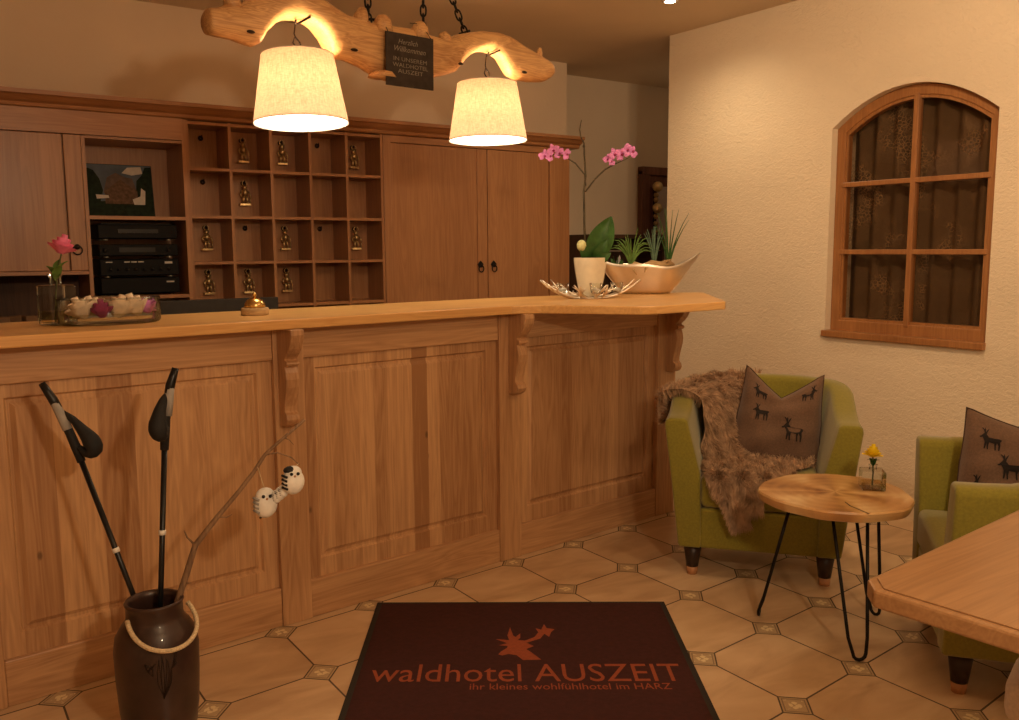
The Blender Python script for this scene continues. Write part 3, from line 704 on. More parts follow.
# two shades
for k, (xs, zc_, nm) in enumerate(((.0, 0, 'left'), (.975, .012, 'right'))):
    hz_ = 2.29
    sd = root('lamp_shade', '', 'lampshade', mtx=Matrix.Translation(LB+Vector((xs*cos(la), xs*sin(la), hz_))) @ Matrix.Rotation(la, 4, 'Z') @ Matrix.Rotation(rad(-3.0 if k == 0 else -1.0), 4, 'X') @ Matrix.Translation((0, 0, -hz_)))
    tag(sd, ('left larger-looking cream linen lampshade hanging under the log beam' if k == 0 else 'right cream linen lampshade hanging under the log beam near the tall cabinet'), 'lampshade', 'linen shades under the log beam')
    z0, z1 = 1.905+zc_, 2.160+zc_
    rb, rt = .180, .136
    o = MB().grid(lambda u, v: ((rb+(rt-rb)*v)*cos(2*PI*u), (rb+(rt-rb)*v)*sin(2*PI*u), z0+(z1-z0)*v), 48, 8, True).build('fabric_shade', 'shade', sd)
    for r, z in ((rb, z0), (rt, z1)): MB().tube([(r*cos(2*PI*i/48), r*sin(2*PI*i/48), z) for i in range(48)], .0018, 6, closed=True).build('hoop', 'white', sd)
    MB().lathe([(rb-.004, z0+.003), (rb-.004, z0+.006)], 0, 0, 40).build('diffuser', 'diff', sd)
    sp = MB()
    for a in (0, 2*PI/3, 4*PI/3): sp.tube([(0, 0, z1-.02), (rt*cos(a), rt*sin(a), z1)], .002, 5)
    sp.build('spider', 'darkmetal', sd)
    MB().lathe([(.018, z1-.10), (.018, z1-.03), (.008, z1-.015)], 0, 0, 16).build('socket', 'white', sd)
    MB().ball((0, 0, z1-.14), .032, 14, (1, 1, 1.2)).build('bulb', 'white', sd)
    hkz = lerp(botP, xs)
    MB().tube([(0, 0, z1-.02), (.004, 0, z1+.02), (-.016, 0, z1+.045), (-.006, 0, z1+.07), (.014, 0, z1+.05), (.020, 0, z1+.03)], .0035, 6).build('hook', 'darkmetal', sd)
    MB().tube([(-.018, -.035, hkz-.012), (.0, 0, hkz-.018), (.035, -.055, hkz+.004)], .004, 6).build('screw_hook', 'darkmetal', sd)
    MB().tube([(0, 0, z1+.055), (-.008, 0, z1+.08), (0, 0, hkz-.01)], .003, 6).build('hanging_wire', 'darkmetal', sd)
    for zz, en, sz in ((z1-.13, 17, .04),):
        ld = bpy.data.lights.new('bulb_light', 'POINT'); ld.energy = en*1.5; ld.color = (1, .62, .31); ld.shadow_soft_size = sz
        lo = bpy.data.objects.new('bulb_light', ld); C.objects.link(lo); lo.parent = sd; lo.location = (0, 0, zz+.02)
# slate sign on the front of the beam
sl = root('slate_sign', 'dark slate welcome sign hanging on the front of the log beam', 'sign', LB+Vector((-.046*cos(la), -.046*sin(la), -.006)), la)
def SP(d): return lambda a, b: (.408+a*.243, -.078-d, 2.092+b*.212)
MB().prism([(.408, 2.092), (.650, 2.095), (.653, 2.306), (.410, 2.303)], -.078, -.071, 'Y').build('slate', 'slate', sl, bevel=.001)
tx = MB()
def sfn(x0, y0): return lambda x, y: (x0+x, -.0787, y0+y)
text_pts('Herzlich', .10, .020, sfn(.47, 2.262), tx, shear=.35)
text_pts('Willkommen', .16, .022, sfn(.45, 2.232), tx, shear=.35)
text_pts('IN UNSEREM', .17, .016, sfn(.445, 2.194), tx)
text_pts('WALDHOTEL', .18, .016, sfn(.44, 2.170), tx)
text_pts('AUSZEIT', .13, .016, sfn(.465, 2.146), tx)
tx.build('lettering', 'chalk', sl)
MB().tube([(.42, -.082, 2.296), (.425, -.06, 2.32), (.43, -.03, 2.352), (.43, .0, 2.358)], .002, 5).build('hanging_cord', 'twig', sl)
MB().tube([(.64, -.082, 2.298), (.635, -.06, 2.33), (.60, -.03, 2.37), (.59, .0, 2.375)], .002, 5).build('hanging_cord', 'twig', sl)

# ceiling spotlight
cs = root('ceiling_spotlight', 'small lit recessed spotlight in the ceiling near the wall corner', 'spotlight', (3.67, 3.69, ZC))
MB().lathe([(.045, -.001), (.045, -.006), (.032, -.008)], n=24, cap1=False).build('trim_ring', 'white', cs)
MB().lathe([(.031, -.004), (.020, -.010)], n=20).build('lens', 'spot', cs)

# ------------------------------------------------------------------ things on the counter top
# rose bottle
gv = root('glass_bottle', 'square clear glass bottle at the left end of the counter holding the rose', 'vase', (.446, 3.314, ZW), .35)
def sqbottle(w, h, nh, nr, wall=.004):
    mb = MB(); hw = w/2
    mb.box(-hw, hw, -hw, hw, 0.0005, h, .008)
    mb.lathe([(nr, h-.002), (nr, h+nh*.7), (nr*1.35, h+nh)], n=20, cap0=False, cap1=False); return mb
sqbottle(.092, .135, .038, .019).build('bottle_body', 'glass', gv)
B(-.038, .038, -.038, .038, .008, .048, .004).build('water', 'water', gv)
rs = root('pink_rose', 'single pink rose standing in the square glass bottle', 'flower', (.438, 3.314, ZW))
MB().tube([(0, 0, .012), (.006, 0, .10), (.014, -.002, .17), (.032, -.004, .245)], .0025, 6).build('stem', 'stem', rs)
def leafmb(p0, p1, w, up=.01, n_=8, side=Vector((0, 0, 1)), fold=.15):
    p0, p1 = Vector(p0), Vector(p1); d = p1-p0; s = d.cross(side).normalized()
    nn = s.cross(d).normalized(); mb = MB()
    def fn(u, v):
        wv = w*sin(PI*min(1, v*.97+.02))**.75*(1-.25*v); a = u*2-1
        return tuple(p0+d*v+s*(a*wv)+nn*(up*sin(PI*v)-fold*w*(1-abs(a))))
    return mb.grid(fn, 5, n_)
lf = leafmb((.012, 0, .165), (.045, -.02, .215), .020); lf2 = leafmb((.010, 0, .160), (-.02, -.02, .20), .018)
for q in (lf, lf2, leafmb((.008, 0, .15), (.02, -.05, .20), .018), leafmb((.012, .0, .17), (.03, .02, .222), .016)): q.build('leaf', 'grass', rs)
def rose(c, r, mat, name, parent, tilt=0.0, layers=4):
    c = Vector(c); mb = MB(); rt = Matrix.Rotation(tilt, 4, 'Y')
    for l in range(layers):
        k = 3+l; rr = r*(.28+.72*l/(layers-1)); hh = r*(1.05-.14*l)
        for j in range(k):
            a0 = 2*PI*j/k+l*.7
            def fn(u, v):
                a = a0+(u-.5)*2*PI/k*1.75; q = rr*(.25+.75*sin(v*PI*.55))+ (.10*r*l*v*v)
                x = Vector((q*cos(a), q*sin(a), -r*.65+hh*1.75*v - .10*r*v*(abs(u-.5)*2)**2 - .12*r*l*v*v))
                return tuple(c+(rt @ x))
            mb.grid(fn, 6, 6)
    return mb.build(name, mat, parent)
rose((.034, -.004, .262), .036, 'rose', 'blossom', rs, .3)
# flower bowl
gb = root('glass_bowl', 'low wide clear glass bowl of floating blossoms at the left of the counter', 'bowl', cw(.425, .175, ZW), .05)
BR, BS = .165, .62
MB().lathe([(.150, .001), (.160, .004), (.165, .012), (.165, .088)], n=48, sy=BS, cap0=True, cap1=False).build('glass_body', 'glass', gb)
MB().lathe([(.157, .034), (.16, .035)], n=40, sy=BS, cap0=False).build('water', 'water', gb)
MB().tube([((.1625)*cos(2*PI*i/48), .1625*BS*sin(2*PI*i/48), .088) for i in range(48)], .0028, 6, closed=True).build('rim', 'glass', gb)
for i, (x, y, z, r, mt, lb) in enumerate([(-.095, -.02, .055, .036, 'creamp', 'cream blossom at the left end of the glass bowl'), (-.045, .03, .058, .034, 'creamp', 'cream blossom at the back of the glass bowl'), (-.035, -.035, .052, .030, 'purple', 'dark purple blossom floating in the glass bowl'), (.022, -.02, .055, .038, 'creamp', 'cream blossom in the middle of the glass bowl'), (.078, -.012, .058, .038, 'creamp', 'large cream blossom right of the middle in the glass bowl'), (.122, .0, .055, .026, 'pink', 'pink blossom at the right end of the glass bowl'), (.05, .045, .055, .03, 'pink', 'pink blossom at the back right of the glass bowl')]):
    X = Vector(cw(.425, .175, ZW)); a = .05
    e = root('floating_blossom', lb, 'flower', (X.x+x*cos(a)-y*sin(a), X.y+x*sin(a)+y*cos(a), ZW), group='blossoms in the glass bowl')
    rose((0, 0, z-.006), r*1.15, mt, 'petals', e, random.uniform(-.5, .5), 3)
    leafmb((0, 0, z-.02), (r*1.2, -.01, z-.012), .012).build('leaf', 'grass', e)
# service bell
bl = root('service_bell', 'brass reception call bell on a round wooden base', 'bell', (1.128, 3.332, ZW+.0003))
MB().lathe([(.050, 0), (.052, .004), (.052, .024), (.049, .028)], n=32).build('wooden_base', 'drift', bl)
MB().lathe([(.038, .029), (.040, .033), (.038, .044), (.031, .056), (.018, .064), (.004, .067)], n=32).build('bell_dome', 'brass', bl)
MB().lathe([(.0045, .066), (.0045, .074), (.008, .077), (.007, .083), (.002, .086)], n=14).build('button', 'brass', bl)
# silver branch tray
TX, TY = 2.83, 3.37
tr = root('silver_tray', 'silver twig-shaped tray under the white orchid pot', 'tray', (TX, TY, ZW), -.55)
tm = MB()
tm.lathe([(.095, .001), (.11, .004), (.095, .007)], n=28, sy=.62)
tm.build('tray_base', 'silver', tr)
for a0 in range(14):
    a = a0*2*PI/14+.12*sin(a0*5); L1 = .252 if abs(cos(a)) > .8 else .19
    tb = MB(); pts = []
    for i in range(6):
        t = i/5; rr = .07+(L1-.07)*t; zz = .006+.085*t**1.9*(1 if abs(cos(a)) > .8 else .75)
        pts.append((rr*cos(a+.25*t*sin(a0*3)), rr*sin(a+.25*t*sin(a0*3))*.62, zz))
    tb.tube(pts, [.008, .008, .007, .006, .005, .003], 7)
    q = Vector(pts[3]); tb.tube([q, q+Vector((.02*cos(a+.9), .02*sin(a+.9), .012)), q+Vector((.045*cos(a+.7), .045*sin(a+.7)*.7, .022))], [.005, .004, .002], 6)
    q = Vector(pts[2]); tb.tube([q, q+Vector((.02*cos(a-.9), .02*sin(a-.9), .008)), q+Vector((.04*cos(a-.8), .04*sin(a-.8)*.7, .018))], [.005, .004, .002], 6)
    tb.build('twig_arm', 'silver', tr)
gproto = None
tb_rot = Matrix.Rotation(-.55, 4, 'Z')
for i, (x, y, lb) in enumerate([(-.135, -.015, 'glass tealight holder left of the orchid pot on the silver tray'), (.135, -.0, 'glass tealight holder right of the orchid pot on the silver tray'), (.02, -.125, 'glass tealight holder in front of the orchid pot')]):
    P_ = tb_rot @ Vector((x, y*.62, 0))
    if gproto is None:
        gproto = root('tealight_glass', lb, 'candle holder'); MB().lathe([(.020, .0), (.026, .004), (.033, .050)], n=20, cap1=False).build('glass_cup', 'glass', gproto)
        MB().lathe([(.018, .009), (.018, .022), (.003, .022), (.001, .030)], n=14).build('tealight', 'white', gproto); o = gproto
    else: o = copy_tree(gproto)
    o.location = (TX+P_.x, TY+P_.y, ZW+.028); tag(o, lb, 'candle holder', 'tealight glasses on the silver tray')
# orchid pot + orchid
OX, OY = 2.845, 3.385
op = root('plant_pot', 'white ceramic pot holding the pink orchid', 'plant pot', (OX, OY, ZW+.0085), .2)
def tp(u, v): # rounded square tapered pot
    a = 2*PI*u; k = 3.2; r = 1/((abs(cos(a))**k+abs(sin(a))**k)**(1/k)); w = .036+.036*min(1, v*1.1)**.55
    return (w*r*cos(a), w*r*sin(a), v*.192)
pm = MB().grid(tp, 40, 12, True); pm.grid(lambda u, v: tuple(Vector(tp(u, 1-.25*v))*1.0-Vector(tp(u, 1-.25*v)).normalized()*.0+Vector((-.006*cos(2*PI*u), -.006*sin(2*PI*u), 0))), 40, 4, True)
pm.add([tp(i/40, 0) for i in range(40)], [tuple(range(40))[::-1]]); pm.build('pot_body', 'cream', op)
MB().add([(.88*Vector(tp(i/40, .9))[:][0], .88*tp(i/40, .9)[1], .178) for i in range(40)], [tuple(range(40))]).build('soil', 'soil', op)
orc = root('orchid', 'pink flowering orchid with two blossom sprays in the white pot', 'orchid', (OX, OY, ZW+.175))
rv = Vector((.82, -.571, 0))   # left-right in view
def V3(a, z, d=0): return tuple(rv*a+Vector((.571, .82, 0))*d+Vector((0, 0, z if z < .3 else .3+(z-.3)*(.77 if z < .66 else .74))))
MB().tube([V3(-.02, 0), V3(-.03, .18), V3(-.033, .36), V3(-.025, .46), V3(-.032, .60), V3(-.033, .68), V3(-.05, .72), V3(-.055, .77), V3(-.046, .83)], [.006, .006, .0055, .005, .0045, .004, .0035, .003, .002], 7).build('stem', 'twig', orc)
MB().ball(V3(-.034, .645), .007, 8).build('stem_node', 'twig', orc)
MB().tube([V3(-.025, .40), V3(-.03, .47), V3(-.075, .54), V3(-.13, .585), V3(-.20, .60)], [.0045, .004, .0038, .003, .002], 6).build('flower_spray', 'twig', orc)
MB().tube([V3(-.027, .36), V3(.02, .44), V3(.07, .50), V3(.12, .535), V3(.19, .575)], [.0045, .004, .0038, .003, .002], 6).build('flower_spray', 'twig', orc)
def orchid_flower(c, r, rz_, parent):
    mb = MB(); mb.use('pink'); c = Vector(c); fd = Vector((-.571, -.82, -.25)).normalized(); rt = fd.to_track_quat('Z', 'Y').to_matrix() @ Matrix.Rotation(rz_, 3, 'Z')
    for kk, (ang, ln, wd) in enumerate([(90, 1, .55), (215, .95, .5), (325, .95, .5), (5, 1.05, .75), (175, 1.05, .75)]):
        a = rad(ang)
        def fn(u, v):
            w_ = wd*r*sin(PI*min(1, .08+v*.9))**.7*(u*2-1)*.62; l = ln*r*v
            q = Vector((cos(a)*l-sin(a)*w_, sin(a)*l+cos(a)*w_, .18*r*sin(v*2.6)-(.10*r if kk < 3 else 0)))
            return tuple(c+rt @ q)
        mb.grid(fn, 5, 6)
    mb.use('purple').ball(tuple(c+rt @ Vector((0, -.12*r, .14*r))), r*.2, 8)
    return mb.build('blossom', None, parent)
for i, (a, z, r) in enumerate([(-.225, .590, .036), (-.185, .622, .036), (-.155, .605, .032), (-.12, .595, .030), (-.20, .585, .028)]): orchid_flower(V3(a, z, -.02*(i % 2)), r*.88, i*.4, orc)
for i, (a, z, r) in enumerate([(.085, .565, .030), (.115, .595, .036), (.15, .595, .036), (.175, .618, .036), (.205, .610, .034), (.10, .545, .022)]): orchid_flower(V3(a, z, -.02*(i % 2)), r*.88, i*.5, orc)
sv = Vector((-.571, -.82, 0))
for p0, p1, w_ in (((0, .0), (.10, .225), .072), ((.01, .0), (.085, .12), .030), ((-.01, .0), (-.05, .10), .026), ((.02, 0), (.10, .05), .03)):
    leafmb(V3(p0[0], p0[1]), V3(p1[0], p1[1], -.03), w_, .015, 10, sv).build('leaf', 'leaf', orc)
MB().ball(V3(-.045, .085, -.02), .024, 12, (1, 1, 1.2)).build('bulb_bud', 'bud', orc)
# boat-shaped silver planter
PX, PY = 3.34, 3.50
ba = math.atan2(-.40, .40)*1.0
bt = root('boat_planter', 'silver boat-shaped metal planter at the right end of the counter', 'planter', (PX, PY, ZW), -.62)
def boat(u, v, ins=0.0):
    s = u*2-1; L_ = .285; hw = .085
    z1 = .150+.060*abs(s)**2.2+.012*sin(s*5+2.2)
    fl = v**.8
    xb, xt = s*.115, s*L_
    x = xb+(xt-xb)*fl
    wb, wt_ = .03*(1-s*s)**.5 if abs(s) < 1 else 0, hw*(1-abs(s)**2.2)
    return x, wb+(wt_-wb)*fl-ins, .001+z1*v
bmb = MB()
for sg in (1, -1): bmb.grid(lambda u, v: (boat(u, v)[0], sg*boat(u, v)[1], boat(u, v)[2]), 33, 9)
bmb.add([(boat(i/32, 0)[0], sg*boat(i/32, 0)[1], .001) for sg, rng in ((1, range(33)), (-1, range(31, 0, -1))) for i in rng], [tuple(range(64))])
bo = bmb.build('hull', 'silver', bt); so = bo.modifiers.new('wall', 'SOLIDIFY'); so.thickness = .004; so.offset = -1
MB().grid(lambda u, v: (boat(.13+u*.74, .74)[0], (v*2-1)*(boat(.13+u*.74, .74)[1]-.010), .122+.012*sin(u*12)*sin(v*5)), 24, 6).build('soil', 'soil', bt)
# plants in the boat (each a thing)
bR = Matrix.Translation((PX, PY, ZW)) @ Matrix.Rotation(-.62, 4, 'Z')
def tuft(name, label, x, y, n_, h, spread, mat, r=.0022, droop=.3, seed=1):
    rnd = random.Random(seed); o = root(name, label, 'plant', mtx=bR @ Matrix.Translation((x, y, .132)))
    for i in range(n_):
        a = rnd.uniform(0, 2*PI); hh = h*rnd.uniform(.65, 1.05); sp = spread*rnd.uniform(.2, 1)
        pts = []
        for k_ in range(6):
            t = k_/5; pts.append((cos(a)*sp*t**1.6+.004*cos(a), sin(a)*sp*.6*t**1.6, hh*(t-droop*t**3*sp/spread)))
        MB().tube(pts, [r*1.6, r*1.5, r*1.3, r, r*.7, r*.3], 5).build('blade', mat, o)
    return o
tuft('ornamental_grass', 'bright green arching grass in the left part of the silver planter', -.085, 0, 30, .25, .13, 'grass', .0032, .55, 2)
tuft('blue_grass', 'blue-green upright tuft in the middle of the silver planter', .04, .01, 20, .25, .06, 'bluegrass', .003, .2, 3)
tuft('reed_stalks', 'thin dark reed stalks in the right part of the silver planter', .115, -.005, 11, .33, .11, 'leaf', .0028, .05, 5)
dw = root('driftwood', 'knobbly piece of driftwood lying across the silver planter', 'wood', mtx=bR @ Matrix.Translation((.02, -.03, .150)))
MB().tube([(-.12, -.02, -.01), (-.09, -.01, .01), (-.05, -.02, .0), (0, -.01, .012), (.05, 0, .008), (.09, .01, .016), (.125, .02, .004)], [.008, .016, .013, .02, .017, .02, .008], 10).build('trunk', 'drift', dw)
for p in (((-.08, -.01, .0), (-.10, -.045, -.02), (-.085, -.062, -.045)), ((-.05, -.02, 0), (-.035, -.055, -.012), (-.045, -.07, -.03)), ((.07, 0, .01), (.09, -.015, .03), (.10, -.03, .035))): MB().tube(p, [.009, .006, .003], 7).build('root', 'drift', dw)
sc_ = root('succulent', 'small pale succulent at the left tip of the silver planter', 'plant', mtx=bR @ Matrix.Translation((-.165, -.005, .135)))
for i in range(14):
    a = i*2.4; rr = .012+.0022*i
    leafmb((0, 0, .0), (rr*cos(a)*1.5, rr*sin(a)*1.2, .075-.004*i), .012, .004, 6, Vector((cos(a+1), sin(a+1), .3))).build('leaf', 'leaf' if i % 3 else 'greygrip', sc_)

# ------------------------------------------------------------------ door mat
ms, mt_ = Vector((.817, -.577, 0)), Vector((-.560, -.829, 0))
MO = Vector((1.507, 3.115, 0))
dm = root('door_mat', 'dark maroon hotel door mat with a stag emblem lying before the counter', 'mat', (0, 0, 0))
def MP(z): return lambda s, t: tuple(MO+ms*s+mt_*t+Vector((0, 0, z)))
def slab(s0, s1, t0, t1, z0, z1, fn=MP):
    vs = [fn(z)(s, t) for z in (z0, z1) for s, t in ((s0, t0), (s1, t0), (s1, t1), (s0, t1))]
    return MB().add(vs, [(3, 2, 1, 0), (4, 5, 6, 7), (0, 1, 5, 4), (1, 2, 6, 5), (2, 3, 7, 6), (3, 0, 4, 7)], False)
slab(0, 1.158, 0, 1.25, .0005, .004).build('rubber_edge', 'matedge', dm)
slab(.022, 1.136, .022, 1.228, .0015, .008).build('pile', 'mat', dm)
dl = [(0.488, 0.473), (0.498, 0.451), (0.52, 0.422), (0.522, 0.408), (0.49, 0.402), (0.521, 0.385), (0.479, 0.351), (0.528, 0.36), (0.522, 0.32), (0.533, 0.249), (0.543, 0.32), (0.552, 0.334), (0.57, 0.303), (0.569, 0.341), (0.559, 0.36), (0.586, 0.364), (0.621, 0.335), (0.637, 0.295), (0.628, 0.259), (0.649, 0.272), (0.662, 0.223), (0.67, 0.259), (0.699, 0.268), (0.684, 0.295), (0.675, 0.334), (0.659, 0.307), (0.642, 0.347), (0.591, 0.382), (0.616, 0.409), (0.588, 0.432), (0.605, 0.458), (0.637, 0.514), (0.574, 0.517), (0.553, 0.48), (0.524, 0.47), (0.502, 0.482)]
MB().flatpoly(dl, MP(.0086)).build('stag_emblem', 'matink', dm)
tm = MB(); text_pts('waldhotel AUSZEIT', 1.04, .122, lambda x, y: MP(.0086)(.062+x, .668-y), tm, offset=.0)
tm.build('hotel_name', 'matink', dm)
tm = MB(); text_pts('ihr kleines wohlfühlhotel im HARZ', .655, .040, lambda x, y: MP(.0086)(.395+x, .722-y), tm)
tm.build('tagline', 'matink', dm)

# ------------------------------------------------------------------ stoneware churn with poles and branch
PZ = (.555, 2.635)
pt = root('milk_churn', 'dark brown stoneware churn with a rope handle standing before the counter', 'churn', (*PZ, 0))
pp = [(.0, .004), (.095, .004), (.108, .02), (.116, .08), (.122, .18), (.124, .265), (.118, .305), (.100, .335), (.087, .350), (.083, .362), (.083, .395), (.087, .402), (.084, .408), (.076, .406), (.074, .39), (.074, .36), (.10, .31), (.112, .26), (.10, .04), (.0, .03)]
MB().lathe([(r_*.955, z_) for r_, z_ in pp], n=48, cap0=False, cap1=False).build('body', 'pot', pt)
# engraved leaves
eg = MB()
def onpot(a, z, off=.0012):
    r = [p for p in pp[:9]]; rr = .124
    for (r_a, z_a), (r_b, z_b) in zip(pp[1:9], pp[2:10]):
        if z_a <= z <= z_b: rr = r_a+(r_b-r_a)*(z-z_a)/(z_b-z_a)
    rr *= .955
    return ((rr+off)*cos(a), (rr+off)*sin(a), z)
vf = math.atan2(-2.635, -.555)
for (a0, z0, a1, z1, bend) in [(.10, .16, .20, .27, .06), (.10, .16, .02, .27, -.05), (.10, .15, .30, .235, .05), (.10, .15, .10, .28, 0), (-.25, .24, -.05, .26, .02), (-.3, .26, -.12, .225, .03), (.1, .15, .22, .19, -.03), (.30, .235, .42, .29, .04), (.3, .235, .45, .25, -.02)]:
    for k_ in (-1, 1):
        pts = []
        for i in range(9):
            t = i/8; pts.append(onpot(vf+a0+(a1-a0)*t+bend*sin(PI*t)+k_*.035*sin(PI*t), z0+(z1-z0)*t+k_*.006*sin(PI*t)))
        eg.tube(pts, .0011, 4)
eg.build('engraving', M['darkmetal'], pt)
rp = []
for i in range(25):
    t = i/24; a = vf-.90+t*(2.65); sag = sin(PI*t)
    rr = .094+.045*sag; rp.append((rr*cos(a), rr*sin(a), .376-.088*sag*(1.0-.25*t)))
MB().tube(rp, .0068, 8).build('rope_handle', 'rope', pt)
def pole(name, label, P_, grip_dir):
    o = root(name, label, 'hiking pole')
    a, b = Vector(P_[0]), Vector(P_[1]); d = (b-a).normalized(); Ln = (b-a).length
    MB().tube([a, a+d*Ln], [.0075, .0085], 12).build('shaft', 'black', o)
    c = a+d*(P_[2]); MB().tube([c-d*.007, c+d*.007], .0105, 12).build('ring_band', 'white', o)
    g = b-d*.02; bd = Vector(grip_dir)
    MB().tube([g, g+d*.05, g+d*.09+bd*.004, g+d*.13+bd*.012], [.012, .014, .013, .013], 12).build('grip_lower', 'blackcloth', o)
    MB().tube([g+d*.10+bd*.012+Vector((0, -.004, 0)), g+d*.15+bd*.020+Vector((0, -.004, 0)), g+d*.19+bd*.030], [.0135, .0135, .012], 12).build('grip', 'greygrip', o)
    MB().tube([g+d*.165+bd*.020, g+d*.19+bd*.030, g+d*.21+bd*.045, g+d*.235+bd*.062], [.013, .0138, .012, .010], 12).build('grip_head', 'black', o)
    return o, g, d
p1, g1, d1 = pole('hiking_pole', 'left black hiking pole leaning out of the churn, white ring on its shaft', [(.600, 2.655, .07), (.413, 2.842, .818), .49], (-.45, .1, .25))
st = MB(); q = g1+d1*.02
st.tube([catmull([Vector(x) for x in (q+d1*.14, q+d1*.115+Vector((.018, -.015, 0)), q+d1*.085+Vector((.030, -.03, .0)), q+d1*.05+Vector((.042, -.035, -.0)), q+d1*.022+Vector((.040, -.035, 0)), q+d1*.012+Vector((.020, -.025, 0)), q+d1*.03+Vector((.006, -.015, 0)))], i/18) for i in range(19)], [.006, .007, .009, .011, .012, .014, .016, .019, .022, .025, .026, .027, .026, .024, .020, .015, .012, .009, .007], 12)
st.build('wrist_strap', 'blackcloth', p1)
p2, g2, d2 = pole('hiking_pole', 'right black hiking pole standing nearly upright in the churn, white ring on its shaft', [(.548, 2.635, .07), (.622, 2.69, .855), .525], (.42, .0, .1))
st = MB(); q = g2+d2*.02
st.tube([catmull([Vector(x) for x in (q+d2*.145, q+d2*.12+Vector((-.014, -.015, 0)), q+d2*.09+Vector((-.024, -.025, .0)), q+d2*.06+Vector((-.028, -.03, -.0)), q+d2*.035+Vector((-.022, -.03, 0)), q+d2*.03+Vector((-.006, -.02, 0)), q+d2*.05+Vector((.004, -.012, 0)))], i/18) for i in range(19)], [.006, .009, .012, .014, .016, .018, .020, .022, .025, .026, .027, .026, .024, .021, .018, .014, .012, .009, .007], 12)
st.build('wrist_strap', 'blackcloth', p2)
br = root('dry_branch', 'bare forked branch leaning out of the churn to the right', 'branch', (0, 0, 0))
bp_ = [(.575, 2.63, .08), (.62, 2.625, .391), (.648, 2.62, .47), (.674, 2.61, .553), (.735, 2.585, .635), (.797, 2.555, .714), (.835, 2.54, .765), (.866, 2.525, .817), (.90, 2.50, .855), (.971, 2.465, .92)]
MB().tube(bp_, [.010, .010, .0095, .009, .0075, .0065, .006, .0055, .005, .004], 9).build('main_branch', 'branch', br)
for p, r_ in ([(.674, 2.61, .553), (.650, 2.60, .585), (.642, 2.60, .607)], .004), ([(.866, 2.525, .817), (.90, 2.51, .822), (.935, 2.49, .806), (.955, 2.48, .782)], .0032), ([(.915, 2.495, .868), (.928, 2.485, .862), (.94, 2.48, .845)], .002), ([(.735, 2.585, .635), (.76, 2.575, .632), (.775, 2.57, .64)], .003), ([(.655, 2.617, .49), (.64, 2.60, .50)], .003), ([(.64, 2.62, .44), (.655, 2.60, .445)], .003):
    MB().tube(p, [r_]+[r_*.7]*(len(p)-2)+[r_*.4], 6).build('side_twig', 'branch', br)
# owl ornament
ow = root('bird_ornament', 'row of white ceramic owls with black spots hanging from the branch', 'ornament', (0, 0, 0))
A_ = Vector((.856, 2.508, .672)); Bq = Vector((.928, 2.465, .735)); dv = (Bq-A_)
MB().tube([A_-dv*.22-Vector((0, 0, .030)), A_+dv*.5-Vector((0, 0, .020)), Bq+dv*.05-Vector((0, 0, .012))], .003, 6).build('perch', 'twig', ow)
def owl(c, r, black):
    c = Vector(c); q = MB(); q.use('white'); q.ball(c, r, 16, (1.0, .8, 1.15)); q.ball(c+Vector((0, 0, r*.75)), r*.72, 14, (1.1, .8, .9))
    q.use('blackcloth' if black else 'greygrip')
    fdir = Vector((-.33, -.944, 0)); sd_ = Vector((.944, -.33, 0))
    for i in range(4): q.tube([c+sd_*(-r*.95)+fdir*(.35*r)+Vector((0, 0, r*(.7-.35*i))), c+sd_*(-r*.5)+fdir*(.72*r)+Vector((0, 0, r*(.55-.35*i)))], r*.11, 6)
    if black: q.ball(c+Vector((-.25*r, 0, r*1.05)), r*.5, 10, (1.2, 1, .7))
    q.use('black')
    for e in (-.28, .28): q.ball(c+fdir*(r*.60)+sd_*(e*r+.15*r)+Vector((0, 0, r*.80)), r*.15, 8)
    q.use('tip').ball(c+fdir*(r*.68)+sd_*(.15*r)+Vector((0, 0, r*.60)), r*.10, 8)
    return q.build('owl', None, ow)
owl(A_, .036, False); owl(Bq+Vector((0, 0, .004)), .034, True)
for t in (.40, .52, .64): owl(A_+dv*t+Vector((0, 0, -.006+.004*t)), .016, False)
MB().tube([A_+Vector((0, 0, .045)), (.850, 2.52, .75), (.845, 2.531, .782)], .0013, 5).build('cord', 'rope', ow)
MB().tube([Bq+Vector((0, 0, .045)), (.952, 2.48, .786)], .0013, 5).build('cord', 'rope', ow)

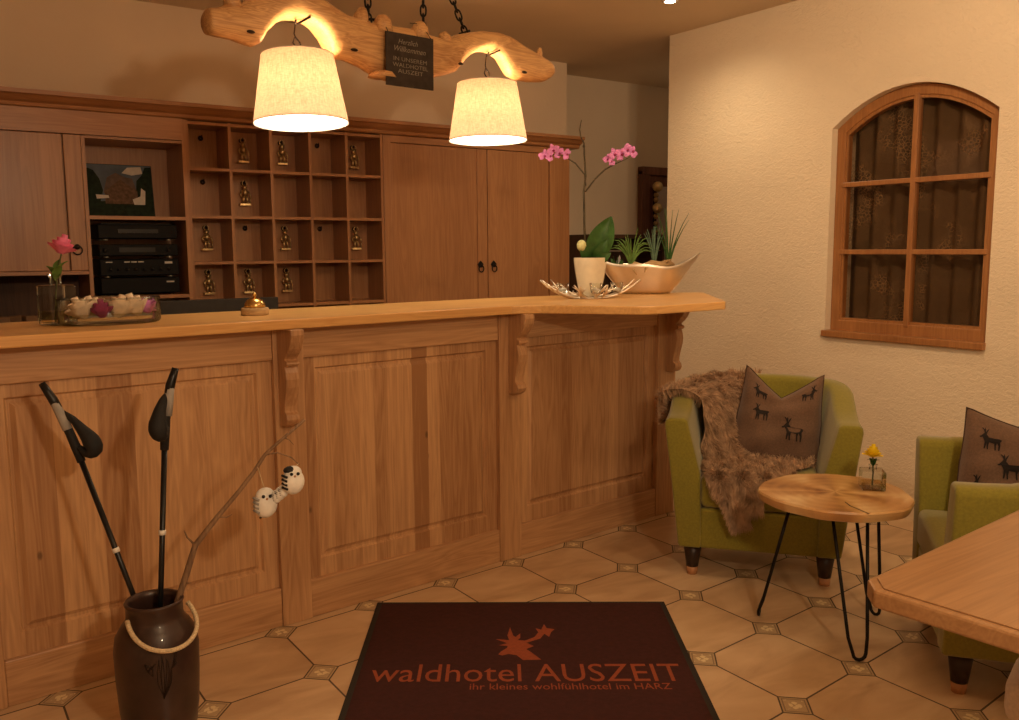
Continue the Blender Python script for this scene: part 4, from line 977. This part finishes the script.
# ------------------------------------------------------------------ armchairs
def make_chair():
    r = root('armchair', '', 'armchair')
    w_, dp_, cr_ = .335, .34, .27; t_ = .10
    path = []
    for i in range(6): path.append((-w_, -dp_+(dp_+dp_-cr_)*i/5, -1, 0))
    for i in range(1, 10): a = PI-(PI/2)*i/9; path.append((-w_+cr_+cr_*cos(a), dp_-cr_+cr_*sin(a), cos(a), sin(a)))
    for i in range(1, 4): path.append((-w_+cr_+(2*w_-2*cr_)*i/4, dp_, 0, 1))
    for i in range(0, 10): a = PI/2-(PI/2)*i/9; path.append((w_-cr_+cr_*cos(a), dp_-cr_+cr_*sin(a), cos(a), sin(a)))
    for i in range(1, 6): path.append((w_, dp_-cr_-(dp_+dp_-cr_)*i/5, 1, 0))
    vs = []; fs = []
    for (x, y, nx, ny) in path:
        zt = .70+.105*smoothstep(-.22, .22, y); fl = .064
        # profile: offset outward, z
        pf = [(-t_, .135), (-.004, .135), (0, .15), (fl*.55, .45), (fl, zt-.03), (fl-.004, zt-.010), (fl-.02, zt), (fl-t_+.02, zt), (fl-t_+.004, zt-.010), (fl-t_, zt-.03), (-t_+.01, .46)]
        for o, z in pf: vs.append((x+nx*o, y+ny*o, z))
    m = 11; k = len(path)
    for i in range(k-1):
        for j in range(m): j2 = (j+1) % m; fs.append((i*m+j, i*m+j2, (i+1)*m+j2, (i+1)*m+j))
    fs += [tuple(range(m))[::-1], tuple((k-1)*m+j for j in range(m))]
    o = MB().add(vs, fs, True).build('backrest_and_arms', 'green', r); b = o.modifiers.new('b', 'BEVEL'); b.width = .012; b.segments = 3; b.limit_method = 'ANGLE'; b.angle_limit = .9
    B(-.243, .243, -.345, .245, .315, .455, .028).build('seat_cushion', 'green', r)
    B(-.243, .243, -.335, .20, .135, .313, .012).build('seat_base', 'green', r)
    for x in (-.275, .275):
        for y in (-.275, .255):
            l = MB().lathe([(.026, .035), (.040, .136)], x, y, 20).build('leg', 'dkleg', r)
            MB().lathe([(.022, 0.0), (.026, .0352)], x, y, 20).build('foot_tip', 'tip', l)
    return r
ch1 = make_chair(); fa = math.atan2(-.64, -.77)+PI/2     # local -y faces the room
ch1.location = (2.912+.34*.77, 2.357+.34*.64, 0); ch1.rotation_euler = (0, 0, fa)
tag(ch1, 'lime green tub armchair in the corner with a sheepskin over it', 'armchair', 'green tub armchairs')
ch2 = copy_tree(ch1); a2 = math.atan2(.78, -.62)+PI/2
ch2.location = (2.885+.34*.62, 1.60-.34*.78, 0); ch2.rotation_euler = (0, 0, a2)
tag(ch2, 'lime green tub armchair cut off by the right edge behind the big table', 'armchair', 'green tub armchairs')
def chair_m(loc, a): return Matrix.Translation(loc) @ Matrix.Rotation(a, 4, 'Z')
CM1 = chair_m(ch1.location, fa); CM2 = chair_m(ch2.location, a2)
stag = [(-.5, .10), (-.42, .14), (-.36, .22), (-.30, .30), (-.34, .42), (-.42, .50), (-.38, .52), (-.31, .45), (-.28, .55), (-.25, .44), (-.24, .34), (-.20, .44), (-.12, .54), (-.15, .42), (-.19, .33), (-.20, .24), (-.10, .12), (.1, .12), (.32, .13), (.42, .10), (.40, .02), (.36, -.02), (.38, -.18), (.36, -.42), (.31, -.42), (.30, -.2), (.24, -.08), (.20, -.2), (.22, -.42), (.17, -.42), (.13, -.12), (-.08, -.10), (-.10, -.26), (-.09, -.42), (-.14, -.42), (-.18, -.15), (-.22, -.40), (-.27, -.40), (-.26, -.10), (-.30, .0), (-.36, .10), (-.44, .06)]
def pillow(name, label, mtx, w_, h_, th, dent, stags, cat='cushion'):
    r = root(name, label, cat, mtx=mtx, group='brown stag-print cushions')
    def P(s, t, side, off=0):
        x = s*w_*(1-.10*(1-t*t))*(1-.05*max(0, t)*(1-abs(s)))*(1-.16*max(0, t)); z = t*h_*(1-.07*(1-s*s))
        if t > 0: z -= dent*h_*(max(0, 1-abs(s)/.95)**.9)*t**1.6
        b = max(0, (1-abs(s)**3))**.6*max(0, (1-abs(t)**3))**.6
        b *= 1-.35*max(0, t)*math.exp(-(s/.35)**2)
        cr = .006*sin(s*7+t*4)+.005*sin(t*11-s*3)
        return (x, side*(th*b+cr*b+off)*1.0, z)
    mb = MB()
    for side in (-1, 1): mb.grid(lambda u, v: P(u*2-1, v*2-1, side), 33, 33)
    mb.build('cover', 'pillow', r)
    rim = [P(-1+2*i/16, -1, 1) for i in range(16)]+[P(1, -1+2*i/16, 1) for i in range(16)]+[P(1-2*i/16, 1, 1) for i in range(16)]+[P(-1, 1-2*i/16, 1) for i in range(16)]
    MB().tube(rim, .0032, 6, closed=True).build('piping', 'piping', r)
    for (s0, t0, sz, fl_) in stags:
        q = MB(); k = sz
        # refine edges so the print hugs the cloth
        pts = []
        for (a, b), (c, d) in zip(stag, stag[1:]+stag[:1]): pts += [(a, b), ((a+c)/2, (b+d)/2)]
        q.flatpoly(pts, lambda a, b: P(s0+fl_*a*k/w_, t0+b*k/h_, -1, .0035)); q.build('stag_print', 'print', r)
    return r
pm1 = CM1 @ Matrix.Translation((.080, .075, .642)) @ Matrix.Rotation(rad(6), 4, 'Y') @ Matrix.Rotation(rad(-14), 4, 'X')
pillow('cushion', 'brown cushion with dark stag prints and two pointed corners on the corner armchair', pm1, .205, .225, .08, .52, [(-.55, .58, .085, 1), (.66, .66, .085, -1), (-.45, .06, .09, 1), (.34, -.24, .115, 1)])
pm2 = CM2 @ Matrix.Translation((-.135, -.05, .645)) @ Matrix.Rotation(rad(78), 4, 'Z') @ Matrix.Rotation(rad(-14), 4, 'X')
pillow('cushion', 'brown stag-print cushion on the armchair at the right edge', pm2, .20, .205, .075, .22, [(-.5, .5, .09, 1), (.5, .5, .09, 1), (-.1, .0, .1, 1), (.5, -.4, .09, 1), (-.55, -.4, .09, 1)])
# sheepskin
rows = [((-.455, .02, .60), (-.12, .43, .68)), ((-.440, -.02, .745), (-.10, .42, .75)), ((-.375, -.06, .785), (-.05, .38, .80)), ((-.265, -.03, .755), (-.03, .27, .775)), ((-.240, -.05, .62), (-.0, .22, .66)), ((-.235, -.09, .49), (.20, .14, .48)), ((-.232, -.18, .468), (.22, -.06, .468)), ((-.225, -.29, .468), (.12, -.25, .468)), ((-.20, -.358, .452), (.04, -.36, .452)), ((-.16, -.372, .38), (.01, -.374, .38)), ((-.11, -.376, .27), (-.04, -.377, .27))]
rows = [(Vector(a), Vector(b)) for a, b in rows]; RL = [a for a, b in rows]; RR = [b for a, b in rows]
def skin(a, b):
    l, r_ = catmull(RL, a), catmull(RR, a)
    e = .04*sin(a*37)+.03*sin(a*61+1); b2 = -.04+e*.5+b*(1.08+e)
    p = l.lerp(r_, b2)
    if .12 < a < .35: # bulge over the round corner
        mid = 1-(2*b-1)**2; p = p+Vector((-.055, .050, .012))*mid*sin((a-.12)/.23*PI)
    return p
fm = MB(); fm.grid(lambda u, v: tuple(skin(v, u)), 24, 60)
rnd = random.Random(4); vs = []; fs = []
for i in range(42000):
    a, b = rnd.random(), rnd.random()
    p = skin(a, b); e = .01
    ta = skin(min(1, a+e), b)-skin(max(0, a-e), b); tb_ = skin(a, min(1, b+e))-skin(a, max(0, b-e))
    nn = tb_.cross(ta)
    if nn.length < 1e-9: continue
    nn.normalize()
    cen = Vector((0, -.02, .40)) if a > .27 else Vector((0, .3, .5))
    # outward side = away from upholstery: up / toward the sitter / outside
    ref = Vector((-.7, .7, .4)) if a < .13 else (Vector((0, 0, 1)) if a < .28 else (Vector((.6, -.8, .3)) if a < .48 else (Vector((0, 0, 1)) if a < .77 else Vector((0, -1, .1)))))
    if nn.dot(ref) < 0: nn = -nn
    if a < .32 and rnd.random() < .4: nn = -nn
    clump = Vector((sin(p.x*70+p.z*40), sin(p.y*66+p.z*30+1), cos(p.x*58+p.y*44)))
    dr_ = (nn*1.0+clump*.42+Vector((rnd.uniform(-1, 1), rnd.uniform(-1, 1), rnd.uniform(-1, 1)))*.40+Vector((0, 0, -.25))+ta.normalized()*.45).normalized()
    Ln = rnd.uniform(.024, .05); sd_ = dr_.cross(Vector((rnd.uniform(-1, 1), rnd.uniform(-1, 1), rnd.uniform(-1, 1)))).normalized()*.0014
    m1 = p+dr_*Ln*.55; tp_ = p+dr_*Ln+Vector((0, 0, -.012))+clump*.004
    o_ = len(vs); vs += [p-sd_, p+sd_, m1-sd_*.8, m1+sd_*.8, tp_]; fs += [(o_, o_+1, o_+3, o_+2), (o_+2, o_+3, o_+4)]
fm.add(vs, fs, True); fm.xf(CM1)
tag(fm.build('sheepskin', 'fur'), 'shaggy taupe sheepskin draped over the left arm and seat of the corner armchair', 'throw')

# ------------------------------------------------------------------ round side table
rt_ = root('side_table', 'small round wooden slab table on black hairpin legs', 'table', (2.80, 1.92, 0))
def edge_r(a): return .268*(1+.022*sin(3*a+.5)+.014*sin(5*a+2)+.008*sin(11*a))
def slabfn(prof):
    mb = MB(); n_ = 72; vs = []; fs = []
    for k_, z in prof:
        for j in range(n_): a = 2*PI*j/n_; vs.append((edge_r(a)*k_*cos(a), edge_r(a)*k_*sin(a), z))
    for i in range(len(prof)-1):
        for j in range(n_): j2 = (j+1) % n_; fs.append((i*n_+j, i*n_+j2, (i+1)*n_+j2, (i+1)*n_+j))
    fs += [tuple(range(n_))[::-1], tuple((len(prof)-1)*n_+j for j in range(n_))]
    return mb.add(vs, fs, False)
slabfn([(.93, .482), (.965, .486), (.99, .503), (1.0, .515), (.985, .522)]).build('table_top', 'slab', rt_)
crk = MB().flatpoly([(.075, -.10), (.10, -.14), (.125, -.235), (.121, -.236), (.096, -.142), (.073, -.103)], lambda a, b: (-a*1.2, b, .5225)); crk.build('crack', 'dkleg', rt_)
for (lx, ly) in ((2.649-2.79, 2.143-1.925), (2.622-2.79, 1.690-1.925), (3.012-2.79, 1.882-1.925)):
    d_ = Vector((lx, ly, 0)); L_ = d_.length; d_.normalize(); s_ = Vector((-d_.y, d_.x, 0)); pts = []
    base = d_*(L_-.0); tpc = d_*.15
    pts.append(tpc+s_*.062+Vector((0, 0, .481)))
    for t in (.5, .85): pts.append(tpc.lerp(base, t)+s_*(.062-.034*t)+Vector((0, 0, .481*(1-t)+.007*t)))
    for i in range(7): a = PI*i/6; pts.append(base+s_*(.022*cos(a))+Vector((0, 0, .029-.022*sin(a))))
    for t in (.85, .5, 0): pts.append(tpc.lerp(base, t)-s_*(.062-.034*t)+Vector((0, 0, .481*(1-t)+.007*t)))
    MB().tube(pts, .0062, 8).build('hairpin_leg', 'iron', rt_)
    pl = MB().prism([(-.04, -.08), (.03, -.08), (.03, .08), (-.04, .08)], .478, .482); pl.xf(Matrix.Translation(tpc) @ Matrix.Rotation(math.atan2(d_.y, d_.x), 4, 'Z')); pl.build('mounting_plate', 'iron', rt_)
sv_ = root('glass_vase', 'small square glass vase on the round side table', 'vase', (2.945, 1.865, .5228), .75)
B(-.042, .042, -.042, .042, .0, .072, .006).build('vase_body', 'glass', sv_); B(-.036, .036, -.036, .036, .008, .026, .003).build('water', 'water', sv_)
MB().lathe([(.014, .070), (.014, .090), (.017, .093)], n=16, cap0=False, cap1=False).build('neck', 'glass', sv_)
yf = root('yellow_flower', 'single yellow blossom in the small square vase', 'flower', (2.945, 1.865, .5228))
MB().tube([(0, 0, .012), (.003, 0, .06), (-.003, 0, .12)], .003, 6).build('stem', 'stem', yf)
for a in range(5): leafmb((0, 0, .085), (.022*cos(a*1.3), .022*sin(a*1.3), .112), .012).build('leaf', 'leaf', yf)
rose((-.004, 0, .138), .027, 'yellow', 'blossom', yf, .1, 5)

# ------------------------------------------------------------------ big table and stool
bg = root('dining_table', 'light oak table with clipped corners at the lower right edge', 'table', (1.542, .963, 0), 0)
ta = rad(4.5); ux, uy = Vector((cos(ta), sin(ta))), Vector((-sin(ta), cos(ta)))
def T2(a, b): p = ux*a+uy*b; return (p.x, p.y)
pts = [T2(.0, -.0), T2(.045, .038), T2(1.10, .038), T2(1.15, -.01), T2(1.15, -.80), T2(1.10, -.85), T2(.04, -.85), T2(0, -.81)]
MB().prism(pts, .710, .747, 'Z').build('table_top', 'oak_tab', bg, bevel=.006)
q_ = Vector(cen0 := T2(.65, -.40)); MB().prism([tuple(q_+(Vector(p)-q_)*.972) for p in pts], .7472, .750, 'Z').build('raised_field', 'oak_tab', bg, bevel=.0015)
cen = T2(.65, -.40)
for rr_, zz0, zz1 in ((.0, 0, 0),):
    MB().lathe([(.045, .03), (.05, .10), (.038, .3), (.05, .62), (.12, .712)], cen[0], cen[1], 24).build('pedestal', 'oak_vp', bg)
    MB().lathe([(.22, 0.0), (.22, .02), (.10, .04)], cen[0], cen[1], 32).build('base_plate', 'iron', bg)
st_ = root('stool', 'pale grey upholstered stool tucked under the big table', 'stool', (2.37, .79, 0), .3)
B(-.22, .22, -.2, .2, .36, .47, .035).build('seat_cushion', 'greycloth', st_)
B(-.25, -.05, .02, .24, .30, .42, .035).build('side_bolster', 'greycloth', st_)
for x in (-.17, .17):
    for y in (-.15, .15): MB().lathe([(.014, 0), (.02, .37)], x, y, 14).build('leg', 'dkleg', st_)

# ------------------------------------------------------------------ light
def area(name, loc, energy, size, col=(1, .72, .43), target=None):
    ld = bpy.data.lights.new(name, 'AREA'); ld.shape = 'DISK'; ld.size = size; ld.energy = energy; ld.color = col
    o = bpy.data.objects.new(name, ld); C.objects.link(o); o.location = loc
    d = (Vector(target)-Vector(loc)) if target else Vector((0, 0, -1))
    o.rotation_euler = d.to_track_quat('-Z', 'Y').to_euler(); return o
def point(name, loc, energy, size, col=(1, .70, .40)):
    ld = bpy.data.lights.new(name, 'POINT'); ld.energy = energy; ld.color = col; ld.shadow_soft_size = size
    o = bpy.data.objects.new(name, ld); C.objects.link(o); o.location = loc; return o
point('room_pendant_light', (.85, -.45, 2.1), 84, .09, (1, .75, .48))
point('passage_fill_light', (5.5, 4.7, 2.45), 1.6, .08)  # unseen fill added behind the right wall to lift the recess
point('room_fill_light', (2.6, 1.0, 2.5), 13, .12)  # added fill to brighten ceiling and room, no pendant hangs here
sl_ = bpy.data.lights.new('spotlight_light', 'SPOT'); sl_.energy = 26; sl_.color = (1, .74, .44); sl_.spot_size = 2.7; sl_.spot_blend = 1.0; sl_.shadow_soft_size = .03
so_ = bpy.data.objects.new('spotlight_light', sl_); C.objects.link(so_); so_.location = (3.67, 3.69, ZC-.03)
sw = bpy.data.lights.new('wall_fill_light', 'SPOT'); sw.energy = 62; sw.color = (1, .70, .42); sw.spot_size = 2.2; sw.spot_blend = 1.0; sw.shadow_soft_size = .06  # added out-of-view spot that brightens the window wall, no fixture
swo = bpy.data.objects.new('wall_fill_light', sw); C.objects.link(swo); swo.location = (2.5, 1.6, ZC-.05)
swo.rotation_euler = (Vector((4.265, 3.0, 1.85))-swo.location).to_track_quat('-Z', 'Y').to_euler()
wd = bpy.data.worlds.new('world'); bpy.context.scene.world = wd; wd.use_nodes = True
wd.node_tree.nodes['Background'].inputs[0].default_value = (1, .8, .6, 1); wd.node_tree.nodes['Background'].inputs[1].default_value = .02

vs_ = bpy.context.scene.view_settings
vs_.view_transform = 'Standard'; vs_.look = 'None'; vs_.gamma = 1; vs_.exposure = 0.25
vs_.use_curve_mapping = False
